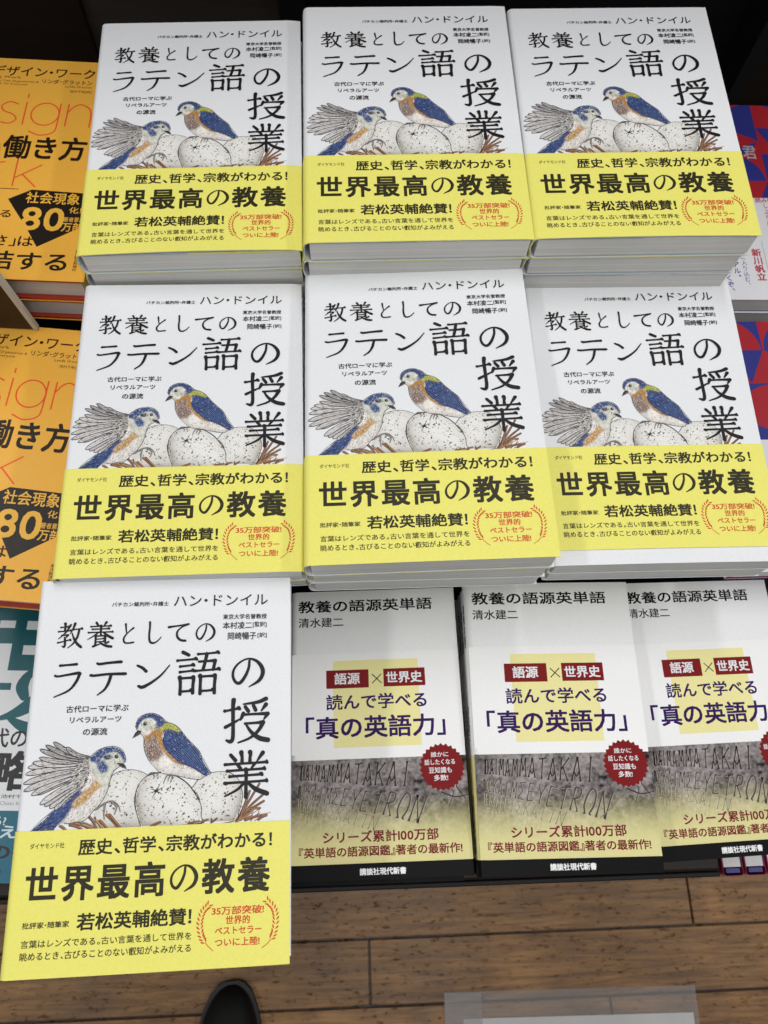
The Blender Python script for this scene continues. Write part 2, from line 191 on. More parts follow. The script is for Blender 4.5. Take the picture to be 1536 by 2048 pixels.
STEP = 0.0004      # mm between printed layers
class Print:
    """flat print in millimetres on a sheet whose origin is its lower left corner"""
    def __init__(s): s.v = []; s.f = []; s.c = []; s.n = 0; s.L = 0
    def raw(s, xy, faces, col, layer):
        xy = np.asarray(xy, float)
        k = len(xy); a = np.empty((k, 3)); a[:, :2] = xy; a[:, 2] = layer * STEP
        s.v.append(a); s.f += [tuple(i + s.n for i in t) for t in faces]
        col = np.asarray(col, float)
        s.c.append(np.broadcast_to(col, (k, 3)).copy()); s.n += k
    def nxt(s, k=1): s.L += k; return s.L
    def poly(s, pts, col, layer=None):
        layer = s.nxt() if layer is None else layer
        tri = tessellate_polygon([[Vector((p[0], p[1], 0)) for p in pts]])
        s.raw(pts, tri, col, layer)
    def text(s, t, x0, x1, y0, h, col, r=0.0, track=0.0, quad=None, vertical=False, layer=None):
        lay = layout(t, track, vertical)
        allv = np.vstack([v for _, v, _ in lay]); lo = allv.min(0); hi = allv.max(0)
        layer = s.L + 1 if layer is None else layer
        offs = [(0, 0)] if r <= 0 else [(-r, -r), (r, r), (-r, r), (r, -r)] + ([(0, 0), (0, r), (0, -r), (r, 0), (-r, 0)] if r > .02 else [])
        for k, (dx, dy) in enumerate(offs):
            for ch, v, f in lay:
                u = (v + np.array([dx, dy]) - lo) / np.maximum(hi - lo, 1e-6)
                if quad is None:
                    q = np.empty_like(u); q[:, 0] = x0 + u[:, 0] * (x1 - x0); q[:, 1] = y0 + u[:, 1] * h
                else: q = quad(u)
                s.raw(q, f, col, layer + k)
        s.L = max(s.L, layer + len(offs))
    def stroke(s, pts, col, caps=True, layer=None, smooth=5):
        """pts = [(x, y, width)]: a brush stroke of changing width with rounded ends"""
        layer = s.nxt() if layer is None else layer
        P = catmull(np.array(pts, float), smooth)
        d = np.gradient(P[:, :2], axis=0); d /= np.linalg.norm(d, axis=1)[:, None] + 1e-9
        nrm = np.stack([-d[:, 1], d[:, 0]], 1) * (P[:, 2:3] / 2)
        a = P[:, :2] + nrm; b = P[:, :2] - nrm; k = len(P)
        s.raw(np.vstack([a, b]), [(i, k + i, k + i + 1, i + 1) for i in range(k - 1)], col, layer)
        if caps:
            for e, l2 in ((0, 0.25), (-1, 0.5)):
                rr_ = P[e, 2] / 2
                an = np.linspace(0, 2 * np.pi, 10, endpoint=False)
                s.raw(P[e, :2] + rr_ * np.stack([np.cos(an), np.sin(an)], 1), [tuple(range(10))], col, layer + l2)
    def hatch(s, pts, n, ang, ln, wd, pal, layers=10, spread=0.35, base=None):
        n = int(n * 3.2); wd *= 1.55; layers = 6
        pts = np.array(pts, float); lo = pts.min(0); hi = pts.max(0)
        base = s.L if base is None else base
        p = lo + RNG.random((n * 4, 2)) * (hi - lo); p = p[inside(p, pts)][:n]
        for i, q in enumerate(p):
            a = (ang(q) if callable(ang) else ang) + RNG.normal(0, spread)
            l = ln * RNG.uniform(0.5, 1.3); w = wd * RNG.uniform(0.6, 1.4)
            dx, dy = math.cos(a) * l / 2, math.sin(a) * l / 2; nx, ny = -math.sin(a) * w / 2, math.cos(a) * w / 2
            c = pal[RNG.integers(len(pal))]
            s.raw([(q[0] - dx, q[1] - dy), (q[0] + nx, q[1] + ny), (q[0] + dx, q[1] + dy), (q[0] - nx, q[1] - ny)], [(0, 3, 2, 1)],
                  np.array(c) * RNG.uniform(0.85, 1.15), base + 1 + i % layers)
        s.L = base + layers + 1
    def grid(s, pts, step, fn, layer=None):
        layer = s.nxt() if layer is None else layer
        pts = np.array(pts, float); lo = pts.min(0); hi = pts.max(0)
        xs = np.arange(lo[0], hi[0] + step, step); ys = np.arange(lo[1], hi[1] + step, step)
        X, Y = np.meshgrid(xs, ys); V = np.stack([X.ravel(), Y.ravel()], 1)
        ok = inside(V, pts).reshape(X.shape)
        nx = len(xs); f = []
        q = ok[:-1, :-1] & ok[1:, :-1] & ok[:-1, 1:] & ok[1:, 1:]
        for j, i in zip(*np.nonzero(q)): f.append((j * nx + i, j * nx + i + 1, (j + 1) * nx + i + 1, (j + 1) * nx + i))
        s.raw(V, f, fn(V), layer)
    def arrays(s): return np.vstack(s.v), s.f, np.vstack(s.c)
def catmull(P, k):
    if len(P) < 2: return P
    if len(P) == 2:
        t = np.linspace(0, 1, 4)[:, None]; return P[0] * (1 - t) + P[1] * t
    Q = np.vstack([2 * P[0] - P[1], P, 2 * P[-1] - P[-2]]); out = []
    for i in range(1, len(Q) - 2):
        a, b, c, d = Q[i - 1], Q[i], Q[i + 1], Q[i + 2]
        for t in np.linspace(0, 1, k, endpoint=False):
            out.append(0.5 * (2 * b + (c - a) * t + (2 * a - 5 * b + 4 * c - d) * t * t + (3 * b - a - 3 * c + d) * t ** 3))
    out.append(P[-1]); o = np.array(out); o[:, 2] = np.maximum(o[:, 2], 0.02); return o
def inside(p, poly):
    x, y = p[:, 0], p[:, 1]; r = np.zeros(len(p), bool); n = len(poly)
    for i in range(n):
        x0, y0 = poly[i]; x1, y1 = poly[(i + 1) % n]
        if y0 == y1: continue
        c = ((y0 > y) != (y1 > y)) & (x < (x1 - x0) * (y - y0) / (y1 - y0) + x0); r ^= c
    return r
def edge_dist(p, poly):
    d = np.full(len(p), 1e9); n = len(poly)
    for i in range(n):
        a = np.array(poly[i]); b = np.array(poly[(i + 1) % n]); ab = b - a
        t = np.clip(((p - a) @ ab) / max(ab @ ab, 1e-9), 0, 1)
        d = np.minimum(d, np.linalg.norm(p - a - t[:, None] * ab, axis=1))
    return d
def vnoise(p, sc, seed=0, octv=4):
    r = np.zeros(len(p)); amp = 1.0; tot = 0
    g = np.random.default_rng(seed)
    T = g.random((64, 64))
    for o in range(octv):
        q = p / sc * 2 ** o + o * 7.3; i = np.floor(q).astype(int); f = q - i; f = f * f * (3 - 2 * f)
        a = T[i[:, 0] % 64, i[:, 1] % 64]; b = T[(i[:, 0] + 1) % 64, i[:, 1] % 64]
        c = T[i[:, 0] % 64, (i[:, 1] + 1) % 64]; d = T[(i[:, 0] + 1) % 64, (i[:, 1] + 1) % 64]
        r += amp * ((a * (1 - f[:, 0]) + b * f[:, 0]) * (1 - f[:, 1]) + (c * (1 - f[:, 0]) + d * f[:, 0]) * f[:, 1]); tot += amp; amp *= 0.55
    return r / tot

def paint(p, body, base, regions, seed=1, step=.42, mott=.22, edge=.35):
    """a body filled with colour regions that bleed softly into each other, like watercolour"""
    p.poly(body, base)
    def fn(V):
        C = np.broadcast_to(np.array(base, float), (len(V), 3)).copy()
        n1 = vnoise(V, 1.5, seed, 3) - .5; n2 = vnoise(V, 5, seed + 1, 3) - .5
        for poly_, col, soft in regions:
            d = edge_dist(V, poly_) * np.where(inside(V, np.array(poly_, float)), 1, -1)
            w = 1 / (1 + np.exp(-(d + 2.2 * soft * n1 + soft * .8) / (soft * .32))); C = C * (1 - w[:, None]) + np.array(col) * w[:, None]
        k = 1 + mott * 2.2 * n1 + mott * 1.4 * n2
        k *= 1 - edge * np.exp(-edge_dist(V, body) / 1.1)
        return C * np.clip(k, .3, 1.7)[:, None]
    p.grid(body, step, fn)
INK = (0.014, 0.012, 0.012)
# old-style brush lettering, drawn stroke by stroke on a 100 x 100 field, y downwards, (x, y, width)
def _h(x1, y1, x2, y2, w=5.5):
    L = x2 - x1
    return [(x1, y1 + .4, w + 2), (x1 + L * .12, y1, w), (x2 - L * .25 if L < 40 else x2 - 11, y2, w), (x2 - 4, y2 - 1.6, w + 3.5), (x2 - 1, y2 + .6, w + 1.5)]
def _v(x1, y1, x2, y2, w=8.5):
    return [(x1 - 1, y1, w + 2.5), (x1, y1 + 6, w), (x2, (y1 + y2) / 2, w - 1), (x2, y2, w)]
GL = {
'教': [_h(10, 17, 44, 16), _v(27, 3, 27, 31), _h(2, 33, 54, 31), [(49, 8, 8), (38, 27, 7), (22, 46, 5.5), (3, 61, 3)],
      [(15, 48, 6), (32, 47, 6), (41, 47, 8)], [(41, 48, 8), (30, 59, 4)], [(28, 57, 7), (31, 74, 8.5), (29, 92, 8), (19, 89, 3)], _h(2, 75, 54, 67),
      [(66, 3, 10), (60, 22, 7), (49, 43, 3)], _h(60, 26, 98, 24), [(85, 26, 8), (79, 55, 8), (65, 79, 6), (43, 97, 3)], [(57, 40, 4), (66, 62, 8), (80, 81, 10), (97, 94, 10)]],
'養': [[(31, 1, 9), (38, 12, 8)], [(69, 0, 10), (61, 13, 4)], _h(11, 16, 89, 15), _h(17, 27, 83, 26), _v(50, 14, 50, 39), _h(3, 40, 97, 39),
      [(41, 40, 6.5), (28, 51, 5.5), (2, 68, 3)], [(60, 40, 6), (75, 52, 9), (97, 65, 10)], [(50, 45, 7), (53, 53, 7)], _v(32, 54, 32, 92, 8), [(32, 55, 6), (60, 54, 6), (69, 54, 8)],
      _v(69, 54, 69, 79, 8), _h(34, 67, 68, 66, 5), _h(34, 78, 68, 77, 5), [(24, 96, 8), (34, 92, 8), (52, 86, 3)], [(46, 78, 6), (62, 89, 8), (80, 96, 10), (94, 98, 9)], [(82, 79, 8), (66, 88, 3)]],
'と': [[(30, 6, 10), (33, 24, 8), (38, 45, 6)], [(84, 24, 9), (60, 38, 6.5), (36, 55, 7), (22, 74, 9), (30, 91, 9), (56, 94, 8), (88, 91, 9)]],
'し': [[(22, 3, 10), (23, 30, 9), (21, 62, 9), (27, 88, 10), (46, 96, 9), (72, 88, 6), (94, 70, 4)]],
'て': [[(5, 22, 11), (30, 18, 8), (60, 14, 7.5), (94, 8, 9)], [(92, 9, 8), (62, 24, 6.5), (44, 46, 8), (45, 72, 10), (60, 89, 10), (82, 93, 10)]],
'の': [[(54, 16, 7), (52, 38, 7.5), (42, 64, 8.5), (28, 83, 9), (15, 80, 8), (7, 62, 7.5), (10, 40, 6.5), (26, 20, 5.5), (50, 9, 5), (74, 16, 8), (90, 36, 11), (93, 56, 11), (82, 78, 9), (54, 96, 3)]],
'ラ': [[(18, 12, 9), (40, 11, 7), (78, 9, 9)], [(3, 40, 8), (14, 42, 7), (50, 38, 7.5), (86, 34, 10), (94, 36, 9)], [(92, 37, 10), (80, 60, 9), (56, 82, 7), (6, 99, 4)]],
'テ': [[(17, 10, 7), (24, 12, 8), (52, 9, 7.5), (84, 7, 9)], [(1, 43, 8), (12, 44, 7.5), (50, 41, 7.5), (98, 41, 9)], [(58, 44, 9), (52, 66, 8.5), (42, 84, 6.5), (24, 98, 4)]],
'ン': [[(4, 9, 8), (18, 18, 10), (30, 32, 11)], [(10, 88, 9), (22, 92, 12), (46, 76, 9), (74, 48, 7), (98, 10, 4)]],
'語': [[(12, 2, 9), (26, 9, 8)], _h(0, 21, 46, 19), _h(7, 35, 40, 33), _h(7, 48, 40, 46), _v(8, 61, 9, 99), [(9, 63, 6), (28, 62, 6), (39, 62, 8)], _v(39, 61, 38, 97), _h(10, 93, 38, 92, 6),
      _h(48, 7, 97, 5), [(68, 7, 9), (65, 24, 8), (60, 44, 8)], [(50, 25, 6), (72, 24, 6), (88, 23, 9)], [(88, 23, 9), (86, 34, 8), (84, 44, 8)], _h(43, 46, 100, 44), _v(55, 58, 55, 99),
      [(55, 60, 6), (76, 59, 6), (89, 59, 9)], _v(89, 58, 88, 98), _h(56, 93, 88, 92, 6)],
'授': [_h(1, 27, 35, 23, 6), [(20, 3, 11), (19, 20, 9), (20, 60, 8.5), (20, 88, 9), (15, 96, 9), (6, 93, 5)], [(3, 64, 8), (16, 57, 7), (36, 46, 4)],
      [(92, 2, 10), (74, 9, 8), (42, 13, 4)], [(46, 19, 8), (53, 29, 9)], [(64, 16, 8), (69, 27, 9)], [(92, 15, 10), (82, 29, 4)], [(42, 34, 9), (39, 42, 8), (36, 48, 5)],
      [(41, 37, 6), (70, 36, 6), (96, 36, 9)], [(96, 36, 10), (88, 48, 4)], [(46, 57, 6), (70, 56, 6), (86, 55, 10)], [(86, 56, 10), (76, 73, 8), (58, 89, 6), (32, 99, 4)], [(48, 58, 5), (60, 76, 8), (78, 90, 11), (97, 95, 11)]],
'業': [_v(39, 3, 40, 26), _v(59, 3, 58, 26), [(14, 8, 8), (25, 20, 9)], [(87, 5, 10), (74, 23, 4)], _h(2, 28, 98, 26, 6), [(30, 29, 8), (37, 38, 8)], [(69, 28, 8), (60, 40, 4)],
      _h(7, 42, 93, 40, 6), _h(13, 54, 87, 52, 6), _h(2, 68, 98, 66, 6), _v(50, 41, 50, 99, 9), [(47, 68, 7), (30, 83, 6), (3, 96, 4)], [(53, 68, 6), (72, 83, 10), (97, 93, 11)]],
}
def brush(pr, ch, x0, x1, y0, y1, col=INK, fat=1.0):
    sx = (x1 - x0) / 100; sy = (y1 - y0) / 100; s_ = (sx + sy) / 2
    for i, st in enumerate(GL[ch]):
        pr.stroke([(x0 + x * sx, y1 - y * sy, w * s_ * fat) for x, y, w in st], col, layer=pr.L + 1 + i, smooth=5)

# ------------------------------------------------------------------ the bird cover
WHITE = (0.78, 0.79, 0.805)
YEL = (0.82, 0.77, 0.17)
def bird_art(p):
    A = ART
    DARK = (0.03, 0.026, 0.03)
    def closed(pts, w, col=DARK, cut=None):
        P = [(x, y, w * random.uniform(.7, 1.3)) for x, y in pts] + [(pts[0][0], pts[0][1], w)]
        p.stroke(P, col, smooth=4)
    # nest twigs behind
    def twigs(lst, pal, w):
        for t in lst:
            c = pal[random.randrange(len(pal))]; P = [(x, y, w * (1 - .35 * i / len(t))) for i, (x, y) in enumerate(t)]
            p.stroke([(x, y, ww + .35) for x, y, ww in P], (0.07, 0.035, 0.02)); p.stroke(P, c)
            p.stroke([(x + .15, y + .12, ww * .3) for x, y, ww in P], tuple(min(1, k * 1.9) for k in c))
            p.stroke([(x - .2, y - .1, ww * .2) for x, y, ww in P], (0.06, 0.03, 0.02))
    BR = [(0.30, 0.15, 0.07), (0.24, 0.12, 0.06), (0.38, 0.21, 0.10), (0.20, 0.11, 0.07)]
    twigs(A['twig'][:11], BR, 1.1)
    for k in range(26):
        x = 101 + random.random() * 18; y = 63 + random.random() * 9; a = random.uniform(.2, 1.3)
        if x > 112 and y > 69: continue
        p.stroke([(x, y, .5), (x + math.cos(a) * 4, y + math.sin(a) * 4, .25)], BR[k % 4])
    # eggs
    def egg(key, shade_side, n, seed):
        E = A[key]; arr = np.array(E); cx, cy = arr.mean(0)
        p.poly(E, (0.80, 0.79, 0.75))
        def fn(V):
            d = edge_dist(V, E); nn = vnoise(V, 3.2, seed); n2 = vnoise(V, 9, seed + 3)
            side = np.clip(((V - [cx, cy]) @ np.array(shade_side)) / 14, -0.2, 1)
            k = np.exp(-d / 2.6) * (0.30 + 0.40 * side) + 0.16 * np.clip(side, 0, 1)
            k += 0.42 * np.clip(nn - 0.60, 0, 1) + 0.30 * np.clip(n2 - .55, 0, 1) * np.clip(.4 + side, 0, 1)
            k = np.clip(k, 0, .75)[:, None]
            return (1 - k) * np.array([0.80, 0.79, 0.75]) + k * np.array([0.17, 0.135, 0.09])
        p.grid(E, 0.55, fn)
        lo = arr.min(0); hi = arr.max(0); q = lo + RNG.random((n * 3, 2)) * (hi - lo); q = q[inside(q, E)][:n]
        base = p.L
        for i, c in enumerate(q):
            r = RNG.choice([.16, .22, .3, .45, .62], p=[.3, .28, .22, .13, .07]); a = RNG.uniform(0, 3.1); k = 7
            an = np.linspace(0, 2 * np.pi, k, endpoint=False)
            x = np.cos(an) * r * RNG.uniform(.9, 1.6); y = np.sin(an) * r * .75
            col = [(0.10, 0.085, 0.06), (0.16, 0.14, 0.08), (0.22, 0.19, 0.13), (0.06, 0.05, 0.045), (0.33, 0.29, 0.2)][RNG.integers(5)]
            p.raw(c + np.stack([x * np.cos(a) - y * np.sin(a), x * np.sin(a) + y * np.cos(a)], 1), [tuple(range(k))], col, base + 1 + i % 12)
        p.L = base + 14
    egg('legg', (.6, -.75), 190, 1); p.stroke([(x, y, .3) for x, y in A['legg'][0:9]], DARK)
    egg('regg', (.75, -.6), 170, 2); closed(A['regg'], 0.38)
    egg('cegg', (-.75, -.55), 230, 3); closed(A['cegg'], 0.5)
    c0 = A['crack'][0][0]
    p.poly([(c0[0] + math.cos(t) * (1.25 if k % 2 else .7), c0[1] + math.sin(t) * (1.0 if k % 2 else .6)) for k, t in enumerate(np.linspace(0, 6.28, 10, endpoint=False))], (0.16, 0.13, 0.09))
    for t in A['crack']: p.stroke([(x, y, .62 * (1 - i / (len(t) - .6))) for i, (x, y) in enumerate(t)], DARK)
    twigs(A['twig'][11:], BR, 0.8); twigs(A['nestl'], BR, 1.15)
    # right bird ------------------------------------------------
    BLU = [(0.028, 0.055, 0.17), (0.05, 0.10, 0.28), (0.018, 0.030, 0.095), (0.12, 0.20, 0.40), (0.012, 0.017, 0.05), (0.04, 0.08, 0.24)]
    GREYP = [(0.42, 0.38, 0.34), (0.62, 0.58, 0.53), (0.22, 0.17, 0.15), (0.72, 0.69, 0.64), (0.30, 0.22, 0.17)]
    ORG = [(0.48, 0.24, 0.05), (0.62, 0.37, 0.11), (0.34, 0.15, 0.04), (0.68, 0.50, 0.22)]
    PUR = [(0.16, 0.10, 0.11), (0.26, 0.15, 0.11), (0.34, 0.23, 0.19), (0.09, 0.06, 0.075), (0.40, 0.27, 0.14)]
    FACE = [(0.70, 0.70, 0.62), (0.55, 0.57, 0.46), (0.78, 0.78, 0.73), (0.30, 0.32, 0.28)]
    fx = np.array(A['reye'][0]); face = [(fx[0] + 2.9 * math.cos(t) + .9, fx[1] + 2.6 * math.sin(t) - .4) for t in np.linspace(0, 6.28, 14, endpoint=False)]
    LIGHT = (0.78, 0.745, 0.69)
    paint(p, A['rbody'], LIGHT, [(A['rbreast'], (0.22, 0.14, 0.12), .9), (A['rorange'], (0.42, 0.205, 0.05), .5), (A['rcrown'], (0.04, 0.075, 0.22), .35), (face, (0.72, 0.72, 0.62), .6), (A['rear'], (0.36, 0.37, 0.30), .5),
          (A['ryel'], (0.46, 0.47, 0.07), .5), (A['rwing'], (0.045, 0.085, 0.25), .3)], 31)
    p.hatch(A['rbody'], 170, -0.9, 1.5, .14, GREYP[2:3] + PUR[:2] + GREYP[:1] + GREYP[3:4])
    p.hatch(A['rbreast'], 170, -1.1, 1.2, .13, PUR + GREYP[:1] + GREYP[3:4])
    p.hatch(A['rorange'], 120, -1.0, 1.3, .14, ORG + PUR[:1])
    p.hatch(A['rcrown'], 120, -0.6, 1.2, .13, BLU)
    p.hatch(face, 60, -0.9, .9, .13, FACE + [(0.12, 0.13, 0.11)])
    p.hatch(A['rear'], 24, -.5, 1.0, .16, FACE + [(0.05, 0.05, 0.05)])
    p.hatch(A['ryel'], 60, -0.7, 1.3, .15, [(0.62, 0.62, 0.10), (0.36, 0.38, 0.05), (0.70, 0.70, 0.22), (0.14, 0.17, 0.05)])
    p.hatch(A['rwing'], 190, -0.88, 2.2, .15, BLU)
    W = np.array(A['rwing']); pass
    for k in range(11):      # long flight feathers down the wing
        t = k / 10
        a = W[3] * (1 - t) + W[17] * t + np.array([.6, -1.6]) * (1 - t); b = W[11] * (1 - t) + W[14] * t
        mid = (a + b) / 2 + np.array([.9 - 1.2 * t, .4])
        p.stroke([(a[0], a[1], .10), (mid[0], mid[1], .24), (b[0], b[1], .12)], (0.008, 0.01, 0.035))
        p.stroke([(a[0] + .35, a[1] + .2, .06), (mid[0] + .4, mid[1] + .25, .15), (b[0] + .2, b[1] + .2, .06)], (0.16, 0.24, 0.46))
    for r_ in range(4):      # rows of scalloped coverts
        for k in range(6):
            t = (k + .5 * (r_ % 2)) / 6
            c = (W[2] * (1 - t) + W[19] * t) + np.array([.9, -1.1]) * (.6 + 1.5 * r_)
            p.stroke([(c[0] - .9, c[1] + .2, .12), (c[0] - .3, c[1] - .8, .2), (c[0] + .7, c[1] - .6, .12)], (0.01, 0.012, 0.05))
    closed(A['rwing'], .3, (0.012, 0.014, 0.05)); closed(A['rbody'], .28)
    p.poly(A['rbeak'], (0.035, 0.03, 0.03)); p.stroke([(A['rbeak'][0][0] + .4, A['rbeak'][0][1] + .2, .1), (A['rbeak'][3][0] - .3, A['rbeak'][3][1] - .4, .18)], (0.33, 0.3, 0.27))
    def eye(c):
        for r_, col in ((1.15, (0.5, 0.5, 0.44)), (.95, (0.02, 0.016, 0.016)), (.62, (0.07, 0.04, 0.03)), (.42, (0.008, 0.008, 0.008))):
            p.poly([(c[0] + r_ * math.cos(t), c[1] + r_ * math.sin(t)) for t in np.linspace(0, 6.28, 16, endpoint=False)], col)
        p.poly([(c[0] + .2 + .2 * math.cos(t), c[1] + .25 + .2 * math.sin(t)) for t in np.linspace(0, 6.28, 8, endpoint=False)], (0.8, 0.8, 0.8))
    eye(A['reye'][0])
    for t in A['rfoot']: p.stroke([(x, y, .85 * (1 - .6 * i / (len(t) - 1))) for i, (x, y) in enumerate(t)], (0.05, 0.04, 0.04)); p.stroke([(x, y + .12, .3 * (1 - .6 * i / (len(t) - 1))) for i, (x, y) in enumerate(t)], (0.34, 0.3, 0.27))
    # left bird -------------------------------------------------
    lx = np.array(A['leye'][0]); lface = [(lx[0] + 3.0 * math.cos(t) - .2, lx[1] + 3.2 * math.sin(t) - 1.2) for t in np.linspace(0, 6.28, 14, endpoint=False)]
    paint(p, A['lbody'], (0.78, 0.75, 0.70), [(A['lorange'], (0.46, 0.23, 0.055), .8), (A['ltail'], (0.045, 0.08, 0.24), .7)], 41)
    p.hatch(A['lbody'], 230, -2.2, 1.5, .14, GREYP[2:3] + PUR[:2] + GREYP[:1] + GREYP[3:4])
    p.hatch(A['ltail'], 170, 0.72, 2.6, .14, BLU)
    for k in range(6):
        a = np.array(A['ltail'][0]) * (1 - k / 5) + np.array(A['ltail'][10]) * (k / 5); b = np.array(A['ltail'][12])
        p.stroke([(a[0], a[1], .3), ((a[0] + b[0]) / 2, (a[1] + b[1]) / 2 + .3, .22), (b[0] + 1 + k * .5, b[1] + .4, .1)], (0.01, 0.012, 0.05))
    p.hatch(A['lorange'], 130, -2.1, 1.6, .15, ORG + GREYP[3:4])
    n0 = len(A['ltips'])
    order = list(range(n0 - 1, -1, -1))
    for i in order:      # spread wing: every feather is drawn with outline, shaft and barbs
        b = np.array(A['lbase'][i]); t = np.array(A['ltips'][i]); d = t - b; L = np.linalg.norm(d); d /= L; nn = np.array([-d[1], d[0]])
        w = 1.15 if i < 5 else 1.45
        bend = (1.2 if i < 6 else -1.0) * nn
        def at(s_, off): return b + d * L * s_ + nn * off + bend * math.sin(math.pi * s_)
        up = [at(s_, w * g) for s_, g in ((0, .55), (.3, .8), (.6, .95), (.85, .95), (.95, .6), (1, 0))]
        dn = [at(s_, -w * g) for s_, g in ((.95, .55), (.85, .9), (.6, .9), (.3, .8), (0, .55))]
        pol = [tuple(q) for q in up + dn]
        g = random.uniform(.50, .68) * (.72 if i < 5 else 1); p.poly(pol, (g, g * .96, g * .93))
        p.hatch(pol, 13, math.atan2(d[1], d[0]), 2.2, .17, [(0.10, 0.085, 0.085), (0.20, 0.175, 0.17), (0.045, 0.04, 0.045), (0.68, 0.66, 0.62), (0.30, 0.24, 0.19), (0.13, 0.13, 0.20)], 12, .14)
        p.stroke([(q[0], q[1], .40) for q in pol[:6]] + [(q[0], q[1], .36) for q in pol[6:]], (0.030, 0.026, 0.030), smooth=2)
        p.stroke([tuple(at(0, 0)) + (.5,), tuple(at(.4, 0)) + (.24,), tuple(at(.75, 0)) + (.08,)], (0.06, 0.05, 0.055))
    # soft coverts over the wing root
    cov = [A['lbase'][1], A['lbase'][6], A['lbase'][12], A['lbase'][15], (25.0, 81.5), (24, 86), (24.5, 91), (27, 94.5)]
    p.hatch(cov, 150, lambda q: math.atan2(q[1] - 93, q[0] - 36), 2.1, .2, [(0.66, 0.64, 0.60), (0.5, 0.47, 0.43), (0.10, 0.085, 0.085), (0.06, 0.05, 0.055), (0.74, 0.72, 0.68)], 24, .2)
    head = A['lbody'][:16] + [(36.5, 85.5), (33.5, 89.5)]
    paint(p, head, (0.72, 0.71, 0.62), [(A['lcrown'], (0.045, 0.08, 0.23), .5), (A['lneck'], (0.06, 0.10, 0.27), .9), (A['lear'], (0.03, 0.035, 0.06), .4)], 51)
    p.hatch(A['lcrown'], 110, -0.6, 1.2, .13, BLU); p.hatch(lface, 70, -1.9, .9, .12, FACE + [(0.12, 0.13, 0.11)]); p.hatch(A['lneck'], 30, -1.8, 1.2, .15, BLU)
    p.hatch(head, 90, -2.0, 1.2, .11, FACE + GREYP[2:3] + BLU[:1])
    p.poly(A['lbeak'], (0.035, 0.03, 0.03)); b = A['lbeak']; p.stroke([(b[0][0] + .2, b[0][1] - .7, .12), (b[3][0] - .4, b[3][1] + .3, .14)], (0.3, 0.28, 0.25))
    p.stroke([(x, y, .3) for x, y in A['lbody'][:24]], DARK)
    eye(A['leye'][0])
    for t in A['lfoot']: p.stroke([(x, y, 1.05 * (1 - .5 * i / (len(t) - 1))) for i, (x, y) in enumerate(t)], (0.06, 0.05, 0.05)); p.stroke([(x, y + .15, .4 * (1 - .5 * i / (len(t) - 1))) for i, (x, y) in enumerate(t)], (0.40, 0.37, 0.34))

def bird_jacket_print():
    p = Print(); bird_art(p); p.L += 4
    for i, (t, x0, x1, y0, h) in enumerate(LAT): p.text(t, x0, x1, y0, h, INK, 0.014 if i != 1 else 0.005)
    for ch, x0, x1, y0, y1 in TITLE: brush(p, ch, x0, x1, y0, y1, fat=1.14 if ch in 'としての' else 1.08 if y1 > 150 else 1.0)
    return p
def bird_obi_print():
    p = Print(); ink = (0.030, 0.026, 0.012); red = (0.60, 0.085, 0.03)
    R = [.012, .022, None, .018, .023, .012, .012, .021, .021, .021, .021]
    for (t, x0, x1, y0, h), r in zip(OBI, R):
        if t == '世界最高の教養':
            cw = (x1 - x0) / 7
            y0 += 0.0
            p.text('世界最高', x0, x0 + cw * 3.93, y0, h, ink, .024, .07); p.text('教養', x0 + cw * 5.05, x1, y0, h, ink, .024, .07)
            brush(p, 'の', x0 + cw * 4.08, x0 + cw * 4.92, y0 + .9, y0 + h - .9, ink, 1.28)
        else: p.text(t, x0, x1, y0, h, red if i_red(t) else ink, r)
    for w in WREATH:
        P = catmull(np.array([(x, y, .35) for x, y in w]), 6); p.stroke([tuple(q) for q in P[-9:]], red, smooth=1)
        for k in range(12):
            i = int((len(P) - 8) * k / 11.5); c = P[i, :2]; d = P[i, :2] - P[min(i + 2, len(P) - 1), :2]; a = math.atan2(d[1], d[0])
            for s_ in (-1, 1):
                aa = a + s_ * .62; L = 2.35
                q = [(0, 0), (.35, .36), (.7, .36), (1, 0), (.7, -.28), (.35, -.28)]
                o_ = c + s_ * .28 * np.array([-math.sin(a), math.cos(a)])
                p.poly([(o_[0] + L * u * math.cos(aa) - 1.1 * v * math.sin(aa), o_[1] + L * u * math.sin(aa) + 1.1 * v * math.cos(aa)) for u, v in q], red)
    return p
def i_red(t): return t in ('35万部突破!', '世界的', 'ベストセラー', 'ついに上陸!')

# ------------------------------------------------------------------ a book: cross-section swept along its height
def bend_fn(W, H, t, bow, drop, lift):
    def f(x, y, z):
        k = np.clip(z / t, 0, 1) ** 2
        u = x / (W / 2); v = y / (H / 2)
        e = np.clip((x - (W / 2 - .0095)) / .0095, 0, 1)
        return k * (bow * (1 - u * u) * (np.clip(-v - .40, 0, 1) / .6) ** 2 + lift * (1 - v * v) * (1 - u * u) - drop * e * e)
    return f
SPINE_OUT = .0010
def section(W, t, off, rad, belly=0.0):
    """outline of a wrapper from the top fore-edge round the spine to the bottom fore-edge, (x, z)"""
    xl, xr = -W / 2 - off - SPINE_OUT, W / 2; pts = []
    for x in np.concatenate([np.linspace(xr, xr - .010, 5), np.linspace(xr - .02, xl + rad, 9)]): pts.append((x, t + off))
    for a in np.linspace(0, math.pi / 2, 7)[1:]: pts.append((xl + rad - rad * math.sin(a), t + off - rad + rad * math.cos(a)))
    for s_ in (.25, .5, .75): pts.append((xl - belly * math.sin(math.pi * s_), (t + off - rad) * (1 - s_) + (-off + rad) * s_))
    for a in np.linspace(0, math.pi / 2, 7): pts.append((xl + rad - rad * math.cos(a), -off + rad - rad * math.sin(a)))
    for x in np.linspace(xl + rad, xr, 6)[1:]: pts.append((x, -off))
    return np.array(pts)
